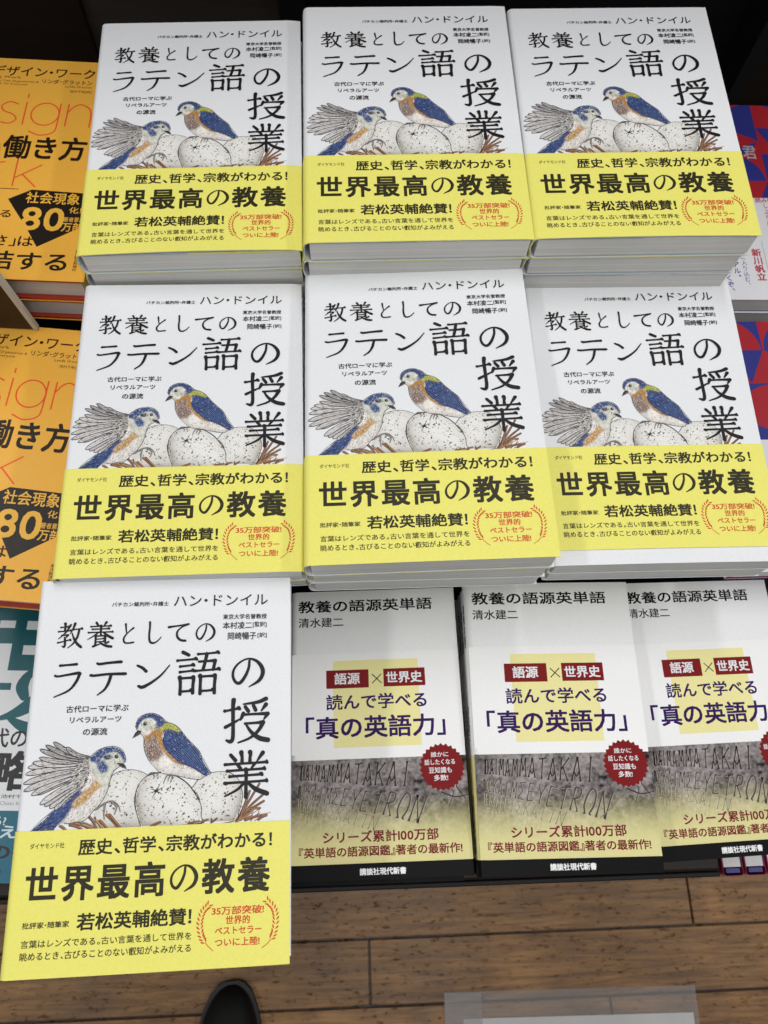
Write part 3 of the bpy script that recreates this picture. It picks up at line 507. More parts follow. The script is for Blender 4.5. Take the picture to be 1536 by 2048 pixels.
def wrapper(sec, y0, y1, th, bend, colfn, ny=16):
    n = len(sec); d = np.gradient(sec, axis=0); d /= np.linalg.norm(d, axis=1)[:, None]
    inn = sec - np.stack([d[:, 1], -d[:, 0]], 1) * th * np.sign(1) * -1
    # keep the inner face inside the book
    c = sec.mean(0)
    test = np.linalg.norm(inn - c, axis=1).sum() > np.linalg.norm(sec - c, axis=1).sum()
    if test: inn = sec + np.stack([d[:, 1], -d[:, 0]], 1) * th * -1
    ys = np.linspace(y0, y1, ny); V = []; F = []
    for y in ys:
        for q in sec: V.append((q[0], y, q[1]))
        for q in inn: V.append((q[0], y, q[1]))
    m_ = 2 * n
    for j in range(ny - 1):
        for i in range(n - 1):
            a = j * m_ + i; F.append((a, a + 1, a + m_ + 1, a + m_))
            a = j * m_ + n + i; F.append((a + 1, a, a + m_, a + m_ + 1))
        for (i, k) in ((0, n), (2 * n - 1, n - 1)):
            a = j * m_; F.append((a + k, a + i, a + m_ + i, a + m_ + k))
    for j, fl in ((0, 0), (ny - 1, 1)):
        for i in range(n - 1):
            a = j * m_ + i; q = (a + 1, a, a + n, a + n + 1); F.append(q if not fl else q[::-1])
    V = np.array(V); V[:, 2] += bend(V[:, 0], V[:, 1], V[:, 2])
    C = np.array([colfn(v) for v in V])
    return V, F, C
def on_sheet(pr, W, H, t, off, bend, y_shift=0.0):
    v, f, c = pr
    V = np.empty_like(v); V[:, 0] = v[:, 0] / 1000 - W / 2; V[:, 1] = v[:, 1] / 1000 - H / 2 + y_shift
    V[:, 2] = t + off + 0.00004 + v[:, 2] / 1000
    V[:, 2] += bend(V[:, 0], V[:, 1], np.full(len(V), t))
    return V, f, c
def on_spine(pr, W, H, t, off):
    v, f, c = pr      # print x runs over the thickness, y along the height
    V = np.empty_like(v); V[:, 0] = -W / 2 - off - SPINE_OUT - 0.00006 - v[:, 2] / 1000; V[:, 1] = v[:, 1] / 1000 - H / 2; V[:, 2] = v[:, 0] / 1000
    return V, f, c
def join(parts):
    V = []; F = []; C = []; n = 0
    for v, f, c in parts:
        V.append(v); F += [tuple(i + n for i in q) for q in f]; C.append(c); n += len(v)
    return np.vstack(V), F, np.vstack(C)
def mesh_of(name, vfc, mat, smooth_angle=True):
    V, F, C = vfc
    me = bpy.data.meshes.new(name); me.from_pydata(V.tolist(), [], F); attr(me, C); me.materials.append(mat); me.update(); return me
def box_mesh(name, a, b, mat, sub=None, bev=0):
    mb = MB(); mb.box(a, b, bev=bev); me = bpy.data.meshes.new(name); me.from_pydata(mb.v, [], mb.f); me.materials.append(mat); return me
def pages_mesh(name, x0, x1, y0, y1, z0, z1, mat, bend=None):
    nx = 14; xs = np.linspace(x0, x1, nx); V = []; F = []
    ys = np.linspace(y0, y1, 9)
    # a closed block whose fore-edge is very slightly hollow and whose top follows the cover
    for y in ys:
        for z in (z0, z1):
            for x in xs: V.append((x, y, z))
    m_ = 2 * nx
    for j in range(len(ys) - 1):
        for i in range(nx - 1):
            a = j * m_ + i; F.append((a, a + m_, a + m_ + 1, a + 1)); a += nx; F.append((a, a + 1, a + m_ + 1, a + m_))
        a = j * m_; F.append((a, a + nx, a + m_ + nx, a + m_)); a = j * m_ + nx - 1; F.append((a, a + m_, a + m_ + nx, a + nx))
    for j, fl in ((0, 0), (len(ys) - 1, 1)):
        for i in range(nx - 1):
            a = j * m_ + i; q = (a, a + 1, a + nx + 1, a + nx); F.append(q if not fl else q[::-1])
    V = np.array(V)
    if bend is not None: V[:, 2] += 0.8 * bend(V[:, 0], V[:, 1], V[:, 2]) * (V[:, 2] > (z0 + z1) / 2)
    me = bpy.data.meshes.new(name); me.from_pydata(V.tolist(), [], F); me.materials.append(mat); return me

def place(parts, name, mtx, label, cat='book', group=None, moved=None):
    """parts: list of (name, mesh, dy, label, children)"""
    root = bpy.data.objects.new(name, None); COL.objects.link(root); root.empty_display_size = .02
    root.matrix_world = mtx; root['label'] = label; root['category'] = cat
    if group: root['group'] = group
    for nm, me, dy, lab, kids in parts:
        o = bpy.data.objects.new(nm, me); COL.objects.link(o); o.parent = root; o.location = (0, dy, 0)
        if lab: o['label'] = lab
        for nk, mk in kids:
            k = bpy.data.objects.new(nk, mk); COL.objects.link(k); k.parent = o
    return root
def pose_mtx(x, y, z, yaw, tx, ty, t):
    R = (Matrix.Rotation(yaw, 4, 'Z') @ Matrix.Rotation(tx, 4, 'X') @ Matrix.Rotation(ty, 4, 'Y'))
    return Matrix.Translation((x, y, z)) @ R @ Matrix.Translation((0, 0, -t))

# ------------------------------------------------------------------ setting
TZ = -0.055; FZ = -0.70
def wood_floor():
    mb = MB(); pw = 0.0835; gap = 0.0032
    y = -0.271 - pw * 9
    rows = 30; k0 = 9
    cuts = {8: [0.36], 9: [0.023], 10: [0.495]}
    for r in range(rows):
        y0 = -0.271 + (r - k0) * pw; y1 = y0 + pw
        rng = random.Random(r * 7 + 3)
        xs = list(cuts.get(r, [])) or [rng.uniform(-.5, .4)]
        x = xs[0]
        while x > -2.6: x -= rng.uniform(.75, .95); xs.append(x)
        x = max(xs)
        while x < 2.6: x += rng.uniform(.75, .95); xs.append(x)
        xs = sorted(xs)
        for a, b in zip(xs, xs[1:]):
            g = rng.uniform(.82, 1.14); h_ = rng.uniform(-.03, .03)
            mb.box((a + gap / 2, y0 + gap / 2, FZ - .012), (b - gap / 2, y1 - gap / 2, FZ), (g * (1 + h_), g, g * (1 - h_)), bev=.0007)
    mb.box((-3.4, -1.6, FZ - .03), (3.4, 2.6, FZ - .004), (.10, .09, .08))
    mt, nt, b = new_mat('worn_wood_floor')
    at = N(nt, 'ShaderNodeAttribute', attribute_name='print')
    gn = N(nt, 'ShaderNodeTexNoise', Scale=1.0, Detail=8.0, Roughness=.65, Distortion=.6); nt.links.new(coords(nt, (9, 130, 1)), gn.inputs[0])
    ln = N(nt, 'ShaderNodeTexNoise', Scale=7.0, Detail=5.0, Roughness=.6); nt.links.new(coords(nt), ln.inputs[0])
    pit = N(nt, 'ShaderNodeTexNoise', Scale=1.0, Detail=5.0, Roughness=.72); nt.links.new(coords(nt, (75, 210, 1)), pit.inputs[0])
    r1 = N(nt, 'ShaderNodeValToRGB'); nt.links.new(gn.outputs[0], r1.inputs[0])
    e = r1.color_ramp.elements; e[0].position = .30; e[0].color = (.135, .062, .017, 1); e[1].position = .70; e[1].color = (.42, .222, .078, 1)
    r2 = N(nt, 'ShaderNodeValToRGB'); nt.links.new(ln.outputs[0], r2.inputs[0])
    e = r2.color_ramp.elements; e[0].position = .3; e[0].color = (.52, .5, .5, 1); e[1].position = .72; e[1].color = (1.2, 1.17, 1.12, 1)
    r3 = N(nt, 'ShaderNodeValToRGB'); nt.links.new(pit.outputs[0], r3.inputs[0])
    e = r3.color_ramp.elements; e[0].position = .585; e[0].color = (1, 1, 1, 1); e[1].position = .70; e[1].color = (.22, .20, .20, 1)
    def mul(a, b_):
        mx = N(nt, 'ShaderNodeMix', data_type='RGBA', blend_type='MULTIPLY'); mx.inputs['Factor'].default_value = 1
        nt.links.new(a, mx.inputs['A']); nt.links.new(b_, mx.inputs['B']); return mx.outputs['Result']
    c = mul(mul(mul(r1.outputs[0], r2.outputs[0]), r3.outputs[0]), at.outputs['Color'])
    nt.links.new(c, b.inputs['Base Color'])
    rm = N(nt, 'ShaderNodeMapRange'); nt.links.new(ln.outputs[0], rm.inputs[0]); rm.inputs['To Min'].default_value = .24; rm.inputs['To Max'].default_value = .46
    nt.links.new(rm.outputs[0], b.inputs['Roughness']); b.inputs['Specular IOR Level'].default_value = .36
    ad = N(nt, 'ShaderNodeMath', operation='SUBTRACT'); nt.links.new(gn.outputs[0], ad.inputs[0]); nt.links.new(r3.outputs[0], ad.inputs[1])
    ad.operation = 'ADD'
    bump(nt, b, ad.outputs[0], .45, .0014)
    o = mb.build('floor', mt); o['kind'] = 'structure'
    return o
wood_floor()

def dark_wood(name, lo, hi, rough=.5):
    mt, nt, b = new_mat(name)
    gn = N(nt, 'ShaderNodeTexNoise', Scale=1.0, Detail=6.0, Roughness=.6); nt.links.new(coords(nt, (6, 80, 80)), gn.inputs[0])
    r = N(nt, 'ShaderNodeValToRGB'); nt.links.new(gn.outputs[0], r.inputs[0])
    r.color_ramp.elements[0].position = .3; r.color_ramp.elements[1].position = .7
    r.color_ramp.elements[0].color = lo + (1,); r.color_ramp.elements[1].color = hi + (1,)
    nt.links.new(r.outputs[0], b.inputs['Base Color']); b.inputs['Roughness'].default_value = rough; b.inputs['Specular IOR Level'].default_value = .3
    return mt
M_TABLE = dark_wood('dark_table_wood', (.012, .008, .006), (.022, .015, .010))
M_BACK = dark_wood('dark_brown_panel', (.010, .0055, .003), (.020, .011, .006))
M_BACK2 = dark_wood('black_panel', (.006, .006, .006), (.010, .009, .009))
table = bpy.data.objects.new('display_table', None); COL.objects.link(table); table.location = (0, 0, TZ)
table['label'] = 'dark wooden display table carrying all the book stacks'; table['category'] = 'table'
def tpart(name, a, b, mat, bev=.002):
    mb = MB(); mb.box((a[0], a[1], a[2] - TZ), (b[0], b[1], b[2] - TZ), bev=bev); return mb.build(name, mat, table)
tpart('tabletop', (-.75, -.0565, TZ - .03), (.2640, .64, TZ), M_TABLE); tpart('tabletop', (.2645, .1010, TZ - .03), (.85, .64, TZ), M_TABLE)
tpart('front_trim', (-.75, -.0605, TZ - .03), (.2640, -.0570, TZ - .001), simple('dark_edge_strip', (.010, .009, .008), .5, .2), .0008)
tpart('cabinet', (-.72, .1010, FZ + .06), (.82, .62, TZ - .0305), M_TABLE)
tpart('plinth', (-.70, .12, FZ + .0005), (.80, .60, FZ + .0595), M_TABLE)
shelf = bpy.data.objects.new('back_bookcase', None); COL.objects.link(shelf); shelf.location = (0, .66, FZ)
shelf['label'] = 'dark brown bookcase back standing behind the display table'; shelf['category'] = 'bookcase'
def spart(name, a, b, mat):
    mb = MB(); mb.box((a[0], a[1] - .66, a[2] - FZ), (b[0], b[1] - .66, b[2] - FZ), bev=.002); return mb.build(name, mat, shelf)
spart('side_panel', (-.75, .655, FZ), (-.225, .68, .55), M_BACK)
spart('back_panel', (-.2245, .662, FZ), (-.052, .68, .55), dark_wood('brown_grey_panel', (.036, .028, .023), (.055, .044, .036)))
spart('upright', (-.0515, .65, FZ), (-.030, .68, .55), M_BACK2)
spart('back_panel', (-.0295, .662, FZ), (.37, .68, .55), M_BACK2)
spart('upright', (.3705, .62, FZ), (.385, .68, .55), M_BACK2)
spart('unseen_shade_board', (-.75, .50, .400), (.95, .6495, .420), M_BACK)  # unseen overhang, added to block light and darken the back row's far ends
spart('side_panel', (.3855, .655, FZ), (.95, .68, .55), M_BACK)

# ------------------------------------------------------------------ white bird-cover paperbacks
ORD = ['top', 'second from the top', 'third from the top', 'fourth from the top', 'fifth from the top', 'sixth from the top', 'seventh from the top',
       'eighth from the top', 'ninth from the top', 'tenth from the top', 'eleventh from the top', 'twelfth from the top', 'thirteenth from the top', 'fourteenth from the top']
W4, H4, T4 = .132, .188, .0166
_bj = bird_jacket_print(); print('layers', _bj.L); jp = _bj.arrays(); op = bird_obi_print().arrays()
def spine_text(parts, W):
    pr = Print()
    for t, x0, x1, ytop, size, col, r in parts:
        n = len(t); pr.text(t, x0, x1, ytop - size * n, size * n, col, r, vertical=True)
    return pr.arrays()
sp_bird = spine_text([('教養としてのラテン語の授業', 5, 12, 176, 7.2, INK, .02), ('ハン・ドンイル', 6, 10.5, 78, 3.6, INK, .01)], W4)
sp_obi = spine_text([('ダイヤモンド社', 6, 9, 24, 2.6, INK, .01)], W4)
OBI_H = .0635
def bird_meshes(tag_, bow, drop, lift, flap):
    bend = bend_fn(W4, H4, T4, bow, drop, lift)
    j = join([wrapper(section(W4, T4, 0.0, .0036, .0006), -H4 / 2, H4 / 2, .00022, bend, lambda v: WHITE), on_sheet(jp, W4, H4, T4, 0, bend), on_spine(sp_bird, W4 + .0008, H4, T4, 0)])
    o = join([wrapper(section(W4, T4, .0005, .0038, .0006), -H4 / 2 - .0001, -H4 / 2 + OBI_H, .0002, bend, lambda v: YEL), on_sheet(op, W4, H4, T4, .0005, bend), on_spine(sp_obi, W4 + .0008, H4, T4, .0005)])
    mj = mesh_of('jacket', j, M_JACKET); mo = mesh_of('yellow_band', o, M_JACKET)
    x0, x1 = -W4 / 2 + .0020, W4 / 2 - .0018; y0, y1 = -H4 / 2 + .0005, H4 / 2 - .0005
    mp = pages_mesh('page_block', x0, x1, y0, y1, .0012, T4 - .0014, M_PAGES, bend)
    mc = bpy.data.meshes.new('endpaper'); mb = MB()
    mb.box((x0 + .001, y0 - .0002, .0006), (x1 - .001, y1 + .0002, .0009))
    mb.box((x0 + .001, y0 - .0002, T4 - .0013), (x0 + .062, y1 + .0002, T4 - .0009))
    mc.from_pydata(mb.v, [], mb.f); mc.materials.append(M_BLUE)
    parts = [('jacket', mj, 0, None, []), ('page_block', mp, 0, None, [('endpaper', mc)])]
    if flap:
        mf = box_mesh('band_flap', (.000, y0 - .0005, T4 - .00135), (x1 - .0005, -H4 / 2 + OBI_H, T4 - .0007), M_YELLOW)
        parts.append(('yellow_band', mo, 0, None, [('band_flap', mf)]))
    else: parts.append(('yellow_band', mo, 0, None, []))
    return parts
VAR = {
 'A': bird_meshes('A', .0016, .0010, 0, True), 'B': bird_meshes('B', .0002, .0004, 0, False), 'C': bird_meshes('C', .0009, .0002, 0, False),
 'D': bird_meshes('D', .0003, .0011, 0, False), 'E': bird_meshes('E', .0002, .0002, 0, False), 'F': bird_meshes('F', .0012, .0004, 0, False), 'G': bird_meshes('G', .0003, .0003, 0, False)}
PLACE = {'A': 'back left bird-cover stack', 'B': 'back middle bird-cover stack', 'C': 'back right bird-cover stack', 'D': 'middle left bird-cover stack',
         'E': 'centre bird-cover stack', 'F': 'middle right bird-cover stack', 'G': 'front left bird-cover stack'}
TOPLAB = {'A': 'bird-cover paperback with bowed yellow band, top of the back left stack',
          'B': 'flat bird-cover paperback with yellow band, top of the back middle stack',
          'C': 'bird-cover paperback with yellow band, top of the back right stack',
          'D': 'bird-cover paperback with yellow band, middle row left, just above the nearest copy',
          'E': 'bird-cover paperback with yellow band lying in the very centre of the display',
          'F': 'bird-cover paperback whose yellow band has slipped up, baring white jacket at the bottom',
          'G': 'largest, nearest bird-cover paperback, overhanging the floor at front left'}
RISER = {'A': (.0962, 4), 'B': (.0962, 5), 'C': (.0962, 5), 'D': (.1050, 2), 'E': (.1042, 3), 'F': (.0832, 3), 'G': (.0775, 3)}
def riser(label, boxes):
    mb = MB()
    r = bpy.data.objects.new('display_riser', None); COL.objects.link(r); r['label'] = label; r['category'] = 'riser'
    for nm, a, b in boxes:
        mb = MB(); mb.box(a, b, bev=.0012); mb.build(nm, M_BACK2, r)
riser('black stepped riser under the six rear stacks of bird-cover paperbacks', [('back_step', (-.150, .312, TZ + .0003), (.240, .485, .0958)), ('middle_step', (-.150, .142, TZ + .0003), (-.026, .3116, .1046)), ('middle_step', (-.0256, .142, TZ + .0003), (.112, .3116, .1038)), ('middle_step', (.1124, .142, TZ + .0003), (.240, .3116, .0828))])
riser('low black riser hidden under the nearest front left stack', [('block', (-.150, -.035, TZ + .0003), (-.052, .100, .0771))])
for key in 'ABCDEFG':
    x, y, z, yaw, tx, ty = POSE[key]
    base_z, n = RISER[key]; pitch = (z - base_z - .0004) / n
    rng = random.Random(ord(key))
    for k in range(n):
        f = 1 - k / max(n - 1, 1)
        jx = 0 if k == 0 else rng.uniform(-.0012, .0012); jy = 0 if k == 0 else rng.uniform(.0003, .0014); ja = 0 if k == 0 else rng.uniform(-.006, .006)
        parts = VAR[key]
        if k and key == 'A': parts = VAR['B']
        if k and key in 'CF': parts = VAR['B']
        if k: parts = [(a, m_, .0016 if a == 'yellow_band' else 0, l_, c) for a, m_, d_, l_, c in parts]
        if key == 'F' and k == 0: parts = [(a, m_, .0088 if a == 'yellow_band' else 0, 'yellow band slipped upwards' if a == 'yellow_band' else None, c) for a, m_, d_, l_, c in parts]
        lab = TOPLAB[key] if k == 0 else 'white paperback, %s of the %s' % (ORD[k], PLACE[key])
        if key == 'F' and k == 2: jy = .0080; ja = 0
        if key == 'A' and k > 1: jx += .002
        if key == 'G': jx -= .0022 * k; jy += .001 * k
        place(parts, 'paperback_book', pose_mtx(x + jx, y + jy, z - k * pitch, yaw + ja, tx * f, ty * f, T4), lab, group='bird-cover paperbacks in seven stacks')

# ------------------------------------------------------------------ pocket books on word origins
WS, HS, TS = .106, .173, .0118
def stone_photo(p):
    y0, y1 = 9.0, 66.8
    def fn(V):
        u = V[:, 0] / 106; v = (V[:, 1] - y0) / (y1 - y0)
        a = vnoise(V, 13, 4, 5); b = vnoise(V * [1, 1.6], 4.2, 9, 4); c = vnoise(V, 1.6, 12, 3)
        g = .175 + .34 * (a - .5) + .26 * (b - .5) + .32 * (c - .5) + .05 * np.exp(-((u - .45) / .35) ** 2)
        g *= 1 - .55 * np.clip((u - .72) / .3, 0, 1) * (vnoise(V, 11, 21, 3) > .47)
        g *= 1 - .35 * np.clip((.10 - u) / .1, 0, 1)
        g = np.clip(g, .012, .6)[:, None]
        stone = g * (np.array([1.05, .94, .92]) * (v > .55)[:, None] + np.array([1.08, .96, .84]) * (v <= .55)[:, None])
        w = np.clip((.66 - v) / .56, 0, 1)[:, None]; w = w * w * (3 - 2 * w)
        yel = np.array([.82, .76, .36])
        return stone * (1 - w) + (yel * (.86 + .5 * (g - .12) * (1 - w))) * w
    p.poly([(0, y0), (106, y0), (106, y1), (0, y1)], (.3, .27, .2)); p.grid([(-.2, y0 - .2), (106.2, y0 - .2), (106.2, y1 + .2), (-.2, y1 + .2)], .42, fn)
    CAP = {'A': [[(0, 0), (.45, 1)], [(.45, 1), (1, 0)], [(.2, .38), (.5, .2), (.8, .42)]], 'K': [[(.08, 0), (.08, 1)], [(.95, 1), (.1, .5)], [(.3, .6), (1, 0)]], 'I': [[(.5, 0), (.45, 1)]],
           'M': [[(0, 0), (.15, 1)], [(.15, 1), (.5, .35)], [(.5, .35), (.85, 1)], [(.85, 1), (1, 0)]], 'T': [[(0, .97), (1, 1)], [(.5, 1), (.52, 0)]], 'N': [[(.05, 0), (.05, 1)], [(.05, 1), (.9, .05)], [(.92, 0), (.95, 1)]],
           'E': [[(.1, 0), (.1, 1)], [(.1, 1), (.9, .95)], [(.1, .5), (.7, .52)], [(.1, 0), (.9, .05)]], 'S': [[(.9, 1), (.05, .98)], [(.05, .98), (.55, .52)], [(.55, .52), (.05, .02)], [(.05, .02), (.95, 0)]], 'Y': [[(0, 1), (.5, .5)], [(1, 1), (.5, .5)], [(.5, .5), (.5, 0)]],
           'R': [[(.1, 0), (.1, 1)], [(.1, 1), (.75, .92), (.75, .6), (.1, .5)], [(.3, .5), (.9, 0)]], 'P': [[(.1, 0), (.1, 1)], [(.1, 1), (.8, .9), (.8, .58), (.1, .48)]], 'O': [[(.3, .02), (0, .35), (.15, .85), (.5, 1), (.88, .82), (1, .4), (.72, .02)], [(.1, 0), (.35, .02)], [(.7, .02), (.95, 0)]],
           'L': [[(.1, 1), (.1, 0)], [(.1, 0), (.9, .04)]], 'F': [[(.1, 0), (.1, 1)], [(.1, 1), (.9, .98)], [(.1, .55), (.7, .56)]], 'C': [[(.9, .85), (.4, 1), (.05, .5), (.4, 0), (.9, .15)]], 'H': [[(.05, 0), (.05, 1)], [(.95, 0), (.95, 1)], [(.05, .5), (.95, .52)]]}
    def row(key, txt, col, lip, wd, pw):
        q = np.array(SQ[key], float); n = len(txt)
        def m_(u, v):
            t = u ** pw; return (q[3] * (1 - t) + q[2] * t) * (1 - v) + (q[0] * (1 - t) + q[1] * t) * v
        for dx, dy, c, g in ((.30, -.32, lip, .9), (0, 0, col, 1.0)):
            ly = p.nxt()
            for i, ch in enumerate(txt):
                hh = np.linalg.norm(m_((i + .5) / n, 1) - m_((i + .5) / n, 0))
                for st in CAP[ch]:
                    P = [m_((i + .12 + .70 * a) / n, b + .03 * math.sin(i * 5)) + np.array([dx, dy]) for a, b in st]; w = wd * hh * g
                    if len(P) == 2: P = [P[0], P[0] * .85 + P[1] * .15, (P[0] + P[1]) / 2, P[0] * .15 + P[1] * .85, P[1]]; W_ = [1.7, 1.0, .85, 1.0, 1.7]
                    else: W_ = [1.1] * len(P)
                    p.stroke([(a[0], a[1], w * k) for a, k in zip(P, W_)], c, caps=False, layer=ly, smooth=3)
    row('row1', 'NEKAIMAMMATAKAI', (.040, .031, .029), (.34, .31, .29), .062, 1.9)
    row('row2', 'KNOEKAIMSEYETRON', (.085, .070, .058), (.40, .37, .31), .058, 1.9)
    row('row3', 'SEKOIEISKAITN', (.20, .175, .125), (.52, .48, .35), .05, 1.5)
    row('row4', 'FOMIKONL', (.40, .36, .22), (.66, .61, .36), .045, 1.3)
    for cr in ([(96, 60), (92, 52), (97, 46), (94, 38)], [(103, 58), (99, 50), (104, 42)], [(88, 44), (80, 36), (72, 30)], [(90, 46), (98, 43), (106, 44)]):
        p.stroke([(x, y, .9 - .2 * i) for i, (x, y) in enumerate(cr)], (.045, .036, .032) if cr[0][1] > 45 else (.24, .21, .13))
def pocket_prints():
    j = Print()
    j.text(SM[0][0], *SM[0][1:], (.012, .012, .012), .018); j.text(SM[1][0], *SM[1][1:], (.012, .012, .012), .012)
    o = Print(); RED = (.20, .012, .014); PURP = (.038, .011, .10); MAR = (.18, .020, .024)
    o.poly([(0, 70), (106, 70), (106, 131.6), (0, 131.6)], (.87, .87, .865))
    stone_photo(o)
    o.poly([(0, 0), (106, 0), (106, 8.7), (0, 8.7)], (.006, .006, .0065))
    o.poly([(25.8, 73.6), (79.8, 73.6), (79.8, 126.9), (25.8, 126.9)], (.83, .77, .36))
    for k in ('r1', 'r2'):
        xs = [a[0] for a in SQ[k]]; ys = [a[1] for a in SQ[k]]; o.poly([(min(xs), min(ys)), (max(xs), min(ys)), (max(xs), max(ys)), (min(xs), max(ys))], RED)
    o.stroke([(50.6, 117.6, .6), (56.2, 112.2, .6)], INK); o.stroke([(50.6, 112.2, .6), (56.2, 117.6, .6)], INK)
    cx, cy, R = 91.2, 60.3, 13.9
    o.poly([(cx + math.cos(math.tau * k / 52) * R * (1 if k % 2 else .90), cy + math.sin(math.tau * k / 52) * R * (1 if k % 2 else .90)) for k in range(52)], RED)
    cols = [WHITE, WHITE, PURP, PURP, WHITE, WHITE, WHITE, WHITE, MAR, MAR, (.85, .85, .85)]
    R_ = [.021, .021, .018, .021, .012, .014, .014, .014, .020, .020, .028]
    for (t, x0, x1, y0, h), c, r in zip(SO, cols, R_): o.text(t, x0, x1, y0, h, c, r)
    return j.arrays(), o.arrays()
pj, po = pocket_prints()
sp_p = spine_text([('教養の語源英単語', 3.2, 8.4, 160, 6.6, INK, .02)], WS)
sp_po = spine_text([('清水建二', 3.6, 7.8, 96, 5.2, INK, .015), ('講談社現代新書', 3.6, 7.6, 44, 4.6, INK, .01)], WS)
def pocket_meshes(bow, drop):
    bend = bend_fn(WS, HS, TS, 0, 0, 0)
    def ocol(v):
        y = (v[1] + HS / 2) * 1000
        if y < 8.7: return (.006, .006, .0065)
        return YELP if (v[0] < -WS / 2 + .004 and y < 66) else (.87, .87, .865)
    YELP = (.80, .73, .33)
    # the obi's own sheet is split where its printed colour changes
    def osheet():
        parts = []
        for a, b, c in ((0, 8.7, (.006, .006, .0065)), (8.7, 66.5, YELP), (66.5, 131.7, (.87, .87, .865))):
            parts.append(wrapper(section(WS, TS, .0003, .0047), -HS / 2 + a / 1000 - (.0001 if a == 0 else 0), -HS / 2 + b / 1000, .0002, bend, lambda v, c=c: c, 8))
        return parts
    j = join([wrapper(section(WS, TS, 0, .0045), -HS / 2, HS / 2, .0002, bend, lambda v: (.83, .835, .84)), on_sheet(pj, WS, HS, TS, 0, bend), on_spine(sp_p, WS + .0001, HS, TS, 0)])
    o = join(osheet() + [on_sheet(po, WS, HS, TS, .0003, bend), on_spine(sp_po, WS + .0001, HS, TS, .0003)])
    mp = pages_mesh('page_block', -WS / 2 + .002, WS / 2 - .001, -HS / 2 + .0006, HS / 2 - .0006, .0007, TS - .0008, M_PAGES_W, bend)
    return [('jacket', mesh_of('jacket', j, M_GLOSS), 0, None, []), ('wide_band', mesh_of('wide_band', o, M_GLOSS), 0, None, []), ('page_block', mp, 0, None, [])]
PV = {'H': pocket_meshes(.0001, .0002), 'I': pocket_meshes(.0004, .0008), 'J': pocket_meshes(.0003, .0002)}
PLAB = {'H': 'word-origin pocket book touching the nearest bird-cover book, top of its stack', 'I': 'word-origin pocket book with its spine showing, top of the middle pocket stack',
        'J': 'tilted word-origin pocket book cut by the right edge, tucked under its left neighbour'}
PPL = {'H': 'left pocket book stack', 'I': 'middle pocket book stack', 'J': 'right pocket book stack'}
for key in 'HIJ':
    x, y, z, yaw, tx, ty = POSE[key]
    if key == 'J': tx, ty = math.radians(1.5), math.radians(4.0); x += .0030; z += .001
    zb = z if key != 'J' else z - .0055
    n = int((zb - TZ) / .0123); pitch = (zb - TZ - .0006) / n; rng = random.Random(ord(key) + 5)
    for k in range(n):
        f = (1 - k / max(n - 1, 1)) if key != 'J' else (1.0 if k == 0 else 0.0)
        jx = 0 if k == 0 else rng.uniform(-.0012, .0012); jy = 0 if k == 0 else rng.uniform(-.0012, .0008); ja = 0 if k == 0 else rng.uniform(-.006, .006)
        zz = (z if k == 0 else zb - k * pitch)
        if key == 'H' and k == 1: jx, jy = -.004, -.0036
        if key == 'J' and k: jx = .004
        lab = PLAB[key] if k == 0 else 'word-origin pocket book, %s of the %s' % (ORD[k], PPL[key])
        if key == 'H' and k == 1: lab = 'word-origin pocket book pushed out under the leftmost one, only its black foot showing'
        place(PV[key], 'pocket_book', pose_mtx(x + jx, y + jy, zz, yaw + ja, tx * f, ty * f, TS), lab, group='word-origin pocket books in three stacks')

riser('black riser under the orange hardcovers on the left', [('back_step', (-.285, .335, TZ + .0003), (-.172, .49, .0832)), ('front_step', (-.285, .150, TZ + .0003), (-.172, .30, .0650))])
riser('black riser under the red and blue novels on the right', [('back_step', (.262, .345, TZ + .0003), (.370, .51, .0512)), ('front_step', (.262, .150, TZ + .0003), (.370, .30, .0602))])
